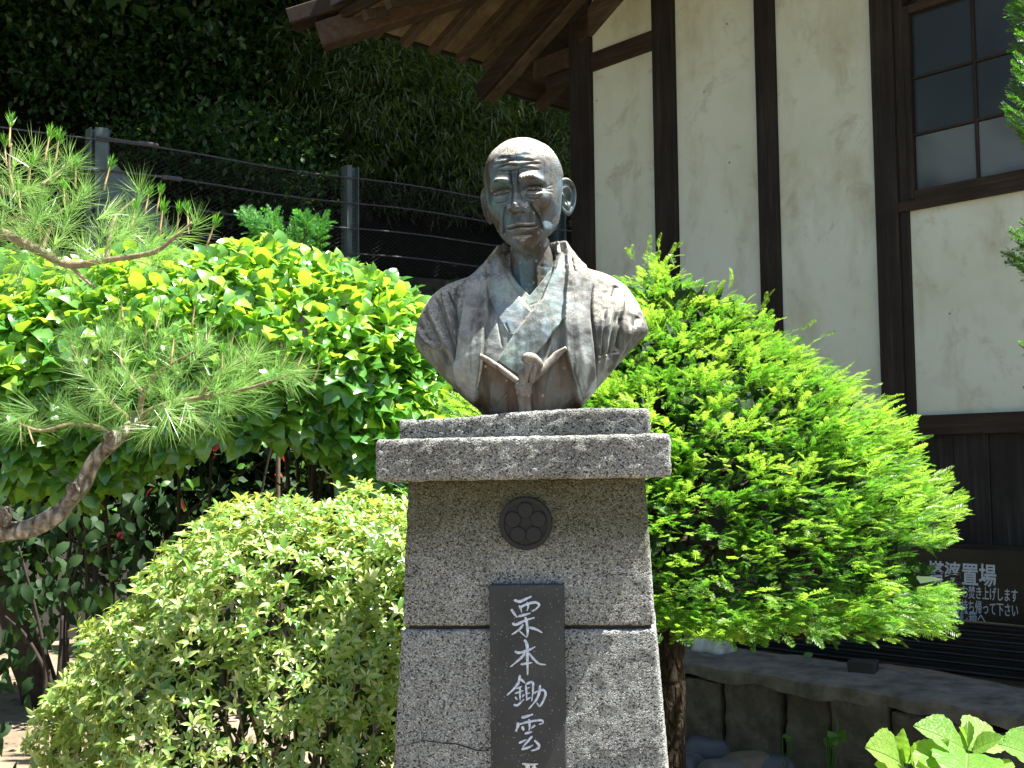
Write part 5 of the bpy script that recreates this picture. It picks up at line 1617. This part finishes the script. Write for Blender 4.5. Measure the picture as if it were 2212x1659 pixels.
def put_tuft(px, py, d, ang=None, s=1.0, yaw=None):
    q = np.array(at(px, py, d))
    a = rad(ang if ang is not None else RNG.uniform(20, 160))
    y = unit(np.array((math.cos(a), RNG.uniform(-.5, .4), math.sin(a))))
    f3 = frames(y[None], rdir(1))[0]
    o = bpy.data.objects.new('needle_tuft', TU[RNG.integers(0, 4)]); COL.objects.link(o); o.parent = pine
    o.matrix_local = fmat(f3 * s * RNG.uniform(.85, 1.12), q - pb)
def put_candle(px, py, d, lean=0.0, s=1.0):
    q = np.array(at(px, py, d))
    y = unit(np.array((lean + RNG.normal() * .06, RNG.normal() * .12, 1.0)))
    f3 = frames(y[None], np.array([(0, -1., 0)]))[0]
    o = bpy.data.objects.new('candle', cm); COL.objects.link(o); o.parent = pine
    o.matrix_local = fmat(f3 * s, q - pb)
    n = bpy.data.objects.new('young_needles', CA[RNG.integers(0, 3)]); COL.objects.link(n); n.parent = o
    n.matrix_local = Matrix.Translation((0, .014, 0))
up_t = [(20, 345, 80), (60, 400, 60), (120, 375, 50), (165, 345, 70), (5, 430, 120), (60, 460, 90), (110, 470, 60), (175, 430, 70), (220, 470, 40), (290, 430, 55), (270, 500, 30), (330, 505, 30), (370, 505, 40), (410, 480, 45), (330, 545, 10), (230, 540, 80), (180, 530, 110), (120, 530, 120), (60, 520, 100), (10, 540, 150), (100, 580, 200), (30, 590, 230), (160, 590, 260), (240, 500, 70), (200, 400, 80), (70, 330, 85), (-20, 380, 100), (-10, 480, 90), (300, 470, 60), (385, 530, 0), (150, 470, 90), (90, 440, 100), (40, 500, 80), (20, 400, 95)]
for x, y, a in up_t:
    for j in range(1 + (x % 3 == 0)):
        put_tuft(x + RNG.normal() * 12, y + RNG.normal() * 10, 2.86 + RNG.normal() * .05, a + RNG.normal() * 25, .95)
lo_t = [(655, 800, 10), (620, 812, 30), (580, 825, -20), (540, 838, 20), (500, 845, 60), (460, 855, -30), (430, 862, 40), (390, 868, 80), (540, 770, 60), (510, 790, 40), (470, 810, 70), (420, 760, 70), (390, 780, 100), (350, 800, 80), (330, 840, 110), (270, 720, 90), (262, 760, 80), (250, 790, 120), (150, 740, 100), (165, 775, 110), (185, 805, 130), (230, 850, 150), (200, 870, 170), (150, 905, 160), (95, 930, 150), (45, 915, 170), (440, 905, -10), (400, 905, -40), (360, 905, -60), (320, 890, 250), (280, 860, 120), (300, 810, 90), (330, 760, 85), (370, 730, 80), (450, 740, 60), (600, 790, 50), (220, 920, 200), (260, 900, 220), (310, 930, 260), (120, 870, 140), (210, 740, 100), (480, 880, -30), (560, 860, -25)]
for x, y, a in lo_t:
    for j in range(1 + (x % 3 == 0)):
        put_tuft(x + RNG.normal() * 14, y + RNG.normal() * 11, 2.86 + RNG.normal() * .06, a + RNG.normal() * 25, .95)
for x, y, l in [(22, 255, 0), (125, 295, .05), (163, 345, .05), (105, 285, 0), (40, 400, 0), (65, 345, .1), (138, 395, -.05), (320, 408, .15), (345, 405, .25), (350, 445, .05), (385, 445, .05), (405, 445, .1), (460, 475, .35), (290, 440, .1), (235, 350, .2), (10, 300, -.1), (85, 470, 0),
                (262, 640, 0), (345, 655, .1), (420, 650, .05), (455, 690, .2), (232, 700, -.1), (375, 720, .05), (540, 730, .3), (620, 740, .3), (655, 745, .35), (690, 770, .4), (280, 790, 0), (215, 740, -.1), (480, 750, .1), (40, 890, -.3), (60, 905, -.4), (505, 700, .2), (315, 690, .0)]:
    put_candle(x, y + 18, 2.85 + RNG.normal() * .03, l, RNG.uniform(.85, 1.15))

# ------------------------------------------------------------------ small fir behind the hedge
fc = np.array(at(620, YH, 5.9)); fc[2] = 0
fir = empty('young_fir', tuple(fc), 'young dark green fir peeking over the hedge before the fence', 'tree')
ft = [((600, 1000), (608, 700), (615, 560), (588, 470)), ((615, 600), (650, 530), (700, 482)), ((612, 620), (560, 560), (500, 545)), ((615, 610), (690, 580), (755, 575)), ((612, 560), (600, 510), (560, 480)), ((640, 545), (660, 500), (655, 478)), ((615, 560), (560, 510), (535, 470)), ((620, 590), (680, 540), (690, 500)), ((615, 600), (600, 560), (640, 500))]
g = []
sp_p, sp_y = [], []
for k, L_ in enumerate(ft):
    Q = spline(np.array([at(x, y, 5.9 + .1 * math.sin(k)) for x, y in L_]), 10)
    if k == 0:
        Q[0, 2] = min(Q[0, 2], .0)
    g.append((Q, np.linspace(.012, .003, len(Q))))
    T = unit(np.gradient(Q, axis=0))
    for i in range(3 if k else 14, len(Q)):
        for s in (-1, 1, 0):
            sp_p.append(Q[i]); sp_y.append(unit(T[i] + s * .75 * np.cross(T[i], (0, -1, .2)) + RNG.normal(size=3) * .25))
tubes('trunk', g, M['twig'], fir, fc, 6)
sp_p, sp_y = np.array(sp_p), np.array(sp_y)
fr = frames(sp_y, unit(RNG.normal(size=sp_y.shape) * .5 + np.array((0, -.6, .8))))
V, F, vr = scatter(SPR[0][0], SPR[0][1], sp_p, fr, np.full(len(sp_p), 1.25), RNG.uniform(0, 1, len(sp_p)))
add('crown', mesh_np('crown', V - fc, F, False, vr), M['fir'], fir, kind='stuff')

# ------------------------------------------------------------------ cedar sprays at the right edge
cc = np.array(at(2330, YH, 3.0)); cc[2] = 0
ced = empty('cedar_shrub', tuple(cc), 'bright green cedar foliage cut by the right edge of the picture', 'tree')
Q = spline([cc, cc + np.array((0, 0, 1.2)), cc + np.array((.02, 0, 2.2)), cc + np.array((0, 0, 3.2))], 8)
tubes('trunk', [(Q, np.linspace(.05, .012, len(Q)))], M['yew_bark'], ced, cc, 10)
g, pos, yd = [], [], []
for y0 in list(range(-60, 300, 22)) + [480, 500, 520, 545, 560, 745]:
    xt = np.interp(y0, [-60, 40, 150, 240, 300, 470, 510, 560, 745, 800], [2170, 2178, 2186, 2160, 2200, 2200, 2188, 2186, 2202, 2230]) + RNG.normal() * 7
    e = np.array(at(xt, y0, 2.98 + RNG.normal() * .05)); b = np.array(at(2320, y0 + 60 + RNG.normal() * 20, 3.0))
    Qb = spline([b, (b + e) / 2 + np.array((0, 0, -.02)), e], 8)
    g.append((Qb, np.linspace(.006, .0015, len(Qb))))
    T = unit(np.gradient(Qb, axis=0))
    for i in range(6, len(Qb)):
        for s in (-1, 0, 1):
            pos.append(Qb[i] - T[i] * .03); yd.append(unit(T[i] + s * .6 * np.array((0, .3, 1)) + RNG.normal(size=3) * .2))
tubes('bough', g, M['twig'], ced, cc, 5, kind='stuff')
pos, yd = np.array(pos), np.array(yd)
fr = frames(yd, unit(RNG.normal(size=yd.shape) + np.array((0, -1, .4))))
V, F, vr = scatter(SPR[2][0] * np.array((.62, .8, 1)), SPR[2][1], pos, fr, np.full(len(pos), .78), RNG.uniform(0, 1, len(pos)))
add('crown', mesh_np('crown', V - cc, F, False, vr), M['cedar'], ced, kind='stuff')

# ------------------------------------------------------------------ hydrangea in the lower right corner
hc = np.array(at(2080, YH, 2.25)); hc[2] = 0
hyd = empty('hydrangea', tuple(hc), 'young hydrangea with large serrated lime green leaves in the lower right corner', 'shrub')
def big_leaf(nl=18):
    V, F = [], []
    for i in range(nl + 1):
        t = i / nl
        w = .40 * math.sin(math.pi * min(1, t ** .8 * .985 + .012)) ** .9 * (1 - .30 * t) * (1.0 if i < nl else .02)
        ser = .016 * (i % 2) * (0 < t < .97)
        zc = -.14 * (t - .3) ** 2
        for x, zz_ in ((-1, .13), (-.5, .075), (0, 0), (.5, .075), (1, .13)):
            V.append(((w + (ser if abs(x) == 1 else 0)) * x, t + (.02 if abs(x) == 1 else 0), zc + zz_ * w * 2 + .012 * math.sin(i * 1.9) * abs(x)))
    for i in range(nl):
        for j in range(4):
            a_ = i * 5 + j
            F.append((a_, a_ + 1, a_ + 6, a_ + 5))
    return np.array(V), np.array(F)
hl_me = mesh_np('leaf', *big_leaf(), True); hl_me.materials.append(M['hydrangea'])
def hyd_leaf(px, py, d, pxt, pyt, dt, roll=(0, -.3, 1)):
    a_ = np.array(at(px, py, d)); b_ = np.array(at(pxt, pyt, dt))
    L_ = np.linalg.norm(b_ - a_)
    f3 = frames((b_ - a_)[None], np.array([roll], float))[0]
    o = bpy.data.objects.new('leaf', hl_me); COL.objects.link(o); o.parent = hyd
    o.matrix_local = fmat(f3 * L_, a_ - hc)
for a_ in [(1955, 1655, 2.25, 1880, 1612, 2.15, (.3, -.8, .7)), (1955, 1650, 2.25, 1948, 1575, 2.25, (-.9, -.5, .1)), (1960, 1650, 2.25, 1938, 1590, 2.3, (.8, -.6, .2)), (1975, 1665, 2.25, 2045, 1600, 2.2, (-.3, -.8, .6)),
           (2085, 1618, 2.25, 1982, 1565, 2.2, (.2, -.7, .8)), (2090, 1618, 2.25, 2088, 1556, 2.3, (-.9, -.5, .2)), (2092, 1620, 2.25, 2076, 1570, 2.3, (.9, -.5, .2)), (2100, 1622, 2.25, 2168, 1590, 2.2, (-.2, -.6, .9)), (2098, 1615, 2.28, 2140, 1560, 2.38, (0, -.8, .5)),
           (2090, 1625, 2.22, 2085, 1700, 2.06, (0, -.35, 1)), (2080, 1620, 2.27, 2030, 1578, 2.42, (0, -.9, .5)), (2060, 1640, 2.22, 2000, 1690, 2.1, (0, -.4, 1)), (2120, 1645, 2.22, 2185, 1680, 2.12, (0, -.4, 1)), (2240, 1640, 2.25, 2165, 1605, 2.18, (.3, -.7, .7)), (2245, 1600, 2.3, 2196, 1572, 2.3, (0, -.8, .6)), (2030, 1680, 2.2, 1990, 1640, 2.15, (0, -.6, .9)), (2140, 1690, 2.2, 2180, 1640, 2.2, (0, -.8, .7)), (1940, 1680, 2.25, 1895, 1650, 2.2, (0, -.8, .7))]:
    hyd_leaf(*a_)
for (x, y) in ((1957, 1650), (2090, 1620), (2250, 1610)):
    e = np.array(at(x, y, 2.26)); b = np.array((e[0] + .03, 2.3, -.03))
    Q = spline([b, (b + e) / 2 + np.array((.01, .01, 0)), e], 8)
    V, F = tube_vf(Q, np.linspace(.006, .003, len(Q)), 7)
    add('stem', mesh_np('stem', V - hc, F, True), M['weed'], hyd)
# ================================================================== dark shrub at the lower left edge
dc = np.array(at(110, YH, 3.9)); dc[2] = 0
ds = empty('shade_shrub', tuple(dc), 'thin shrub with dark hanging leaves in the shade at the lower left edge', 'shrub')
for k, L_ in enumerate([[(115, 1760), (118, 1600), (128, 1450), (135, 1330)], [(130, 1760), (122, 1560), (95, 1400), (70, 1290), (40, 1180)], [(165, 1760), (160, 1560), (170, 1400), (168, 1300)], [(95, 1560), (98, 1430), (85, 1380), (70, 1330)], [(125, 1500), (60, 1380), (10, 1330)], [(140, 1760), (145, 1500), (150, 1300), (180, 1180)]]):
    Q = spline(np.array([at(x, y, 3.9 + .05 * k) for x, y in L_]), 8)
    if k in (0, 1, 2, 5):
        Q[0, 2] = -.03
    V, F = tube_vf(Q, np.linspace(.016 if k in (0, 2) else .009, .004, len(Q)), 7)
    add('stem', mesh_np('stem', V - dc, F, True), M['stem_dark'], ds)
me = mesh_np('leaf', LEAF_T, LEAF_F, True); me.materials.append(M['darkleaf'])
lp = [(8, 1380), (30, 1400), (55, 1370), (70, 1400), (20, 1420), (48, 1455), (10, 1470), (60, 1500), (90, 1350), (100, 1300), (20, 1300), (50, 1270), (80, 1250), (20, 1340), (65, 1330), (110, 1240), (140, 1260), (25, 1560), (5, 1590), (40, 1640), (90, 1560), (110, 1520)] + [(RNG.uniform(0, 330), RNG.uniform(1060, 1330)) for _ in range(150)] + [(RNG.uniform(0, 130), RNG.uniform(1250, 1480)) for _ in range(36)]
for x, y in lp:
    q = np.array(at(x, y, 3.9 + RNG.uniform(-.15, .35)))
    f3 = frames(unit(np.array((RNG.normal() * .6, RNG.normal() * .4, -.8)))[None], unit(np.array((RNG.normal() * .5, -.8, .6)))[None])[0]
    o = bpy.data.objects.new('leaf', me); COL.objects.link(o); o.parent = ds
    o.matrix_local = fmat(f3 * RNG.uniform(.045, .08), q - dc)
# red leaved shrub seen through the hedge stems
rc = np.array(at(560, YH, 6.2)); rc[2] = 0
rs_ = empty('red_leaf_shrub', tuple(rc), 'small shrub with scattered crimson leaves behind the hedge stems', 'shrub')
Q = spline([rc, rc + np.array((.05, 0, .5)), rc + np.array((-.02, 0, 1.1)), rc + np.array((.1, 0, 1.8))], 6)
add('stem', mesh_np('stem', tube_vf(Q, np.linspace(.014, .005, len(Q)), 7)[0] - rc, tube_vf(Q, np.linspace(.014, .005, len(Q)), 7)[1], True), M['stem_dark'], rs_)
mr = mesh_np('leaf', LEAF_T, LEAF_F, True); mr.materials.append(M['redleaf'])
mg = mesh_np('leaf', LEAF_T, LEAF_F, True); mg.materials.append(M['weed'])
for k in range(46):
    x, y = RNG.uniform(440, 700), RNG.uniform(880, 1030)
    if k % 4 == 0:
        x, y = RNG.uniform(180, 420), RNG.uniform(1020, 1160)
    q = np.array(at(x, y, 6.2 + RNG.uniform(-.25, .25)))
    f3 = frames(rdir(1), rdir(1))[0]
    o = bpy.data.objects.new('leaf', mr if k % 5 < 2 else mg); COL.objects.link(o); o.parent = rs_
    o.matrix_local = fmat(f3 * RNG.uniform(.05, .085), q - rc)

# ================================================================== trees on the hillside
def crown_leaves(blobs, n, size, flat=.5, droop=.25, tmpl=(RHOMB_T, RHOMB_F), vis_only=True, cl=.16):
    """leaves in clumps spread over the shells of the blobs"""
    w = np.array([r ** 2 for _, r in blobs]); w /= w.sum()
    nc = n // 14
    which = RNG.choice(len(blobs), nc, p=w)
    C = np.array([np.array(b[0]) for b in blobs])[which]; R = np.array([b[1] for b in blobs])[which]
    d = rdir(nc)
    cpos = C + d * (R * RNG.uniform(.62, 1.05, nc))[:, None]
    p = np.repeat(cpos, 14, 0) + RNG.normal(size=(nc * 14, 3)) * cl * np.array((1, 1, .55))
    dd = np.repeat(d, 14, 0)
    y = unit(dd * .5 + RNG.normal(size=p.shape) * .7 + np.array((0, 0, -droop)))
    z = unit(np.array((0, -.2, 1.)) + RNG.normal(size=p.shape) * flat)
    fr = frames(y, z)
    sc = RNG.uniform(.7, 1.25, len(p)) * size
    return scatter(tmpl[0], tmpl[1], p, fr, sc, RNG.uniform(0, 1, len(p)))
def hill_z(p):
    v = float((np.array(p) - FP1) @ FN)
    return 3.35 + min(max(v, 0), 14) * .85
def tree(name, base_px, Y, h, label, blobs_px, n, size, mat, tmpl=(RHOMB_T, RHOMB_F), droop=.25, flat=.5, cl=.16, top=None, group='trees on the dark hillside'):
    b = np.array(at(base_px, YH, Y)); b[2] = max(0.0, hill_z(b)) - .1 if (b - FP1) @ FN > .3 else 0
    e = empty(name, tuple(b), label, 'tree', group)
    blobs = [(np.array(at(x, y, d)), r) for x, y, d, r in blobs_px]
    ctop = np.array(blobs[0][0])
    tr = spline([b, b * .6 + ctop * .4 + RNG.normal(size=3) * .1, b * .3 + ctop * .7 + RNG.normal(size=3) * .15, ctop + np.array((0, 0, h))], 8)
    V, F = tube_vf(tr, np.linspace(.13, .03, len(tr)), 9, True, .1, 1)
    add('trunk', mesh_np('trunk', V - b, F, True), M['stem_dark'], e)
    lm_ = []
    for c, r in blobs:
        i = RNG.integers(len(tr) // 3, len(tr) - 2)
        Q = spline([tr[i], (tr[i] + c) / 2 + RNG.normal(size=3) * .12, c], 5)
        lm_.append((Q, np.linspace(.05, .012, len(Q))))
    tubes('limb', lm_, M['stem_dark'], e, b, 6, kind='stuff')
    V, F, vr = crown_leaves(blobs, n, size, flat, droop, tmpl, True, cl)
    add('crown', mesh_np('crown', V - b, F, False, vr), M[mat], e, kind='stuff')
    if top:
        V, F, vr = crown_leaves([(np.array(at(x, y, d)), r) for x, y, d, r in top], 4200, .30, .6, .2, (RHOMB_T, RHOMB_F), True, .3)
        add('upper_crown', mesh_np('upper_crown', V - b, F, False, vr), M[mat], e, kind='stuff')
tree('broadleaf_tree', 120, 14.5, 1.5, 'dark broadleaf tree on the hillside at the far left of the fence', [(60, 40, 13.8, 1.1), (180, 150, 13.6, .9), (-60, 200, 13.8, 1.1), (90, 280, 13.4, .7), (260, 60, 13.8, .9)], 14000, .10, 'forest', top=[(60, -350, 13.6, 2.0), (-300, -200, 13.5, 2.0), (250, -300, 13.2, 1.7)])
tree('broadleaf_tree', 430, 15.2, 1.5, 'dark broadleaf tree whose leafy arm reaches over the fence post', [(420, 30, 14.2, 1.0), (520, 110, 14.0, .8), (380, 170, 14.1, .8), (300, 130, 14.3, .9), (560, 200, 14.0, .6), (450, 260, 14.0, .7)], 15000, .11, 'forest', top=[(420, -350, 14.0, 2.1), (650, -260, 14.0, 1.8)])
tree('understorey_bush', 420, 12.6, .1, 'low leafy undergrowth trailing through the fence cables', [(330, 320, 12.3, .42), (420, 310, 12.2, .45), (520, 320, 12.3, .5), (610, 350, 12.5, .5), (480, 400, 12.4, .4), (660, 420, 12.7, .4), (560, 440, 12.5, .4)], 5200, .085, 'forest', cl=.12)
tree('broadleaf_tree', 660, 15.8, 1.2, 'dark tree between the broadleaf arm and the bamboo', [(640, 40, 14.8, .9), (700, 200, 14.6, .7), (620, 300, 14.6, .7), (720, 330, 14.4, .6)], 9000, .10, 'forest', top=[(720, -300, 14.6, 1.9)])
BT = (BLADE_T * np.array((.13, 1, 1)), BLADE_F)
bam = [('thicket of drooping bamboo left of the roof corner above the second fence post', 790, 14.2, [(720, 120, 13.8, .6), (790, 210, 13.6, .6), (690, 240, 13.7, .5), (760, 310, 13.6, .5), (860, 170, 13.9, .6), (650, 110, 13.7, .35)]),
       ('thicket of drooping bamboo under the roof corner left of the bust head', 920, 15.0, [(900, 180, 14.4, .65), (960, 260, 14.3, .6), (880, 320, 14.3, .6), (960, 380, 14.4, .5), (820, 380, 14.2, .5), (1010, 200, 14.6, .6)]),
       ('narrow bamboo clump directly behind the bust head', 1090, 16.0, [(1050, 260, 15.0, .5), (1040, 330, 14.9, .4), (1120, 300, 15.4, .6), (1180, 260, 15.6, .5), (1200, 360, 15.6, .6), (1100, 400, 15.2, .5), (1150, 220, 15.6, .5)])]
for lb, px, Y, bl_ in bam:
    tree('bamboo_clump', px, Y, .6, lb, bl_, 13000, .15, 'bamboo', BT, .75, .6, .16, top=[(px, -300, Y, 2.0), (px + 60, -120, Y + 1.0, 1.4)], group='bamboo on the hillside')
for lb, px, bl_ in (('dark evergreen shrub at the retaining wall foot behind the pine bough', 100, [(40, 900, 7.4, .5), (160, 1000, 7.4, .5), (30, 1080, 7.3, .45), (180, 880, 7.5, .5), (120, 1180, 7.3, .4)]),
                    ('dark evergreen shrub at the retaining wall foot behind the hedge stems', 420, [(330, 900, 7.6, .5), (430, 980, 7.5, .5), (520, 900, 7.7, .5), (300, 1060, 7.4, .45), (460, 1100, 7.4, .4)]),
                    ('dark evergreen shrub behind the hedge just left of the pedestal', 760, [(660, 900, 7.8, .5), (780, 960, 7.7, .5), (860, 880, 7.9, .5), (700, 1040, 7.6, .45), (850, 1060, 7.6, .45), (880, 720, 8.0, .3)])):
    tree('evergreen_shrub', px, 7.6, .1, lb, bl_, 4600, .10, 'darkleaf', cl=.14, group='shrubs at the wall foot')
# deep backdrop of foliage higher on the slope: a wood that reads as one dark mass
bl_ = []
for x in range(-250, 1500, 95):
    for y in (-80, 60, 200, 340, 470):
        bl_.append((np.array(at(x + RNG.normal() * 30, y + RNG.normal() * 30, 17.0 + RNG.uniform(-.6, .8))), 1.0))
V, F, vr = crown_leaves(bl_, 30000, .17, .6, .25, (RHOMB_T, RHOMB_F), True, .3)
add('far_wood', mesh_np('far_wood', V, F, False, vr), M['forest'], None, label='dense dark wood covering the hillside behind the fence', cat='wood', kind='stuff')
bl_ = []  # unseen canopy added overhead to keep the sun off fence and hillside
for x in range(-700, 1700, 240):
    for dd in (15, 18, 21):
        bl_.append((np.array(at(x, -560 + RNG.normal() * 60, dd)), 2.1))
for uu in np.arange(-5, 9, 1.1):
    for vv in (-1.3, .1, 1.6):
        q = FP1 + FD * (uu + RNG.normal() * .3) + FN * (vv + RNG.normal() * .2); q[2] = 1.5 + (YH + 560) / FPX * q[1] + RNG.uniform(0, .9)
        bl_.append((q, 1.0))
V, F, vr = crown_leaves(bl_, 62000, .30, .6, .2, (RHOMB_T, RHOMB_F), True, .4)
add('added_shade_canopy', mesh_np('added_shade_canopy', V, F, False, vr), M['forest'], None, label='unseen leaf canopy added above the frame to shade the fence and hillside', cat='wood', kind='stuff')
# weeds on the wall and ground litter
wm = mesh_np('leaf', LEAF_T * np.array((1.25, 1, 1)), LEAF_F, True); wm.materials.append(M['weed'])
wk = [('round leaved weed sprouting behind the wall top', WV + .42, [(1690, 1425), (1700, 1420), (1712, 1424), (1720, 1430), (1735, 1422), (1748, 1428), (1682, 1430)], .055),
      ('tiny two leaf seedling at the wall foot near the river stones', WV - .14, [(1690, 1592), (1705, 1594), (1712, 1598)], .05),
      ('tuft of weed in front of the stone wall', WV - .16, [(1785, 1600), (1795, 1590), (1806, 1585), (1815, 1592), (1822, 1602), (1800, 1612), (1790, 1615), (1812, 1610)], .075)]
for lb, v0, pts_, sz in wk:
    u0, z0 = fac(pts_[0][0], pts_[0][1], v0)
    b = F0 + FU * u0 + FV * v0
    b = np.array((b[0], b[1], (zwt - .08) if v0 > WV else -.02))
    we = empty('weed', tuple(b), lb, 'weed')
    for x, y in pts_:
        uu, zz_ = fac(x, y, v0); q = F0 + FU * uu + FV * v0; q = np.array((q[0], q[1], zz_))
        f3 = frames(unit(RNG.normal(size=3) * .6 + np.array((0, -.4, .3)))[None], unit(np.array((0, -.6, .8)) + RNG.normal(size=3) * .3)[None])[0]
        o = bpy.data.objects.new('leaf', wm); COL.objects.link(o); o.parent = we
        o.matrix_local = fmat(f3 * sz * RNG.uniform(.8, 1.2), q - b)
        Q = spline([b, b * .4 + q * .6, q], 4)
        V, F = tube_vf(Q, .0022, 5)
        add('stem', mesh_np('stem', V - b, F), M['weed'], we)
# fallen leaves
N_ = 700
pg = np.stack([RNG.uniform(-3.5, 3.2, N_), RNG.uniform(3.0, 8.5, N_), np.full(N_, .012)], -1)
fr = frames(unit(RNG.normal(size=(N_, 3)) * np.array((1, 1, .15))), unit(np.array((0, 0, 1.)) + RNG.normal(size=(N_, 3)) * .3))
V, F, vr = scatter(SLIM_T, LEAF_F, pg, fr, RNG.uniform(.025, .055, N_), RNG.uniform(0, 1, N_))
M['litter'] = leaf_mat('litter', [(0, (.10, .055, .022)), (.5, (.22, .13, .06)), (.85, (.34, .25, .13)), (1, (.30, .08, .06))], (.3, .18, .06), .2, .7, .3)
add('leaf_litter', mesh_np('leaf_litter', V, F, False, vr), M['litter'], None, label='fallen brown leaves scattered over the garden soil', cat='leaf litter', kind='stuff')
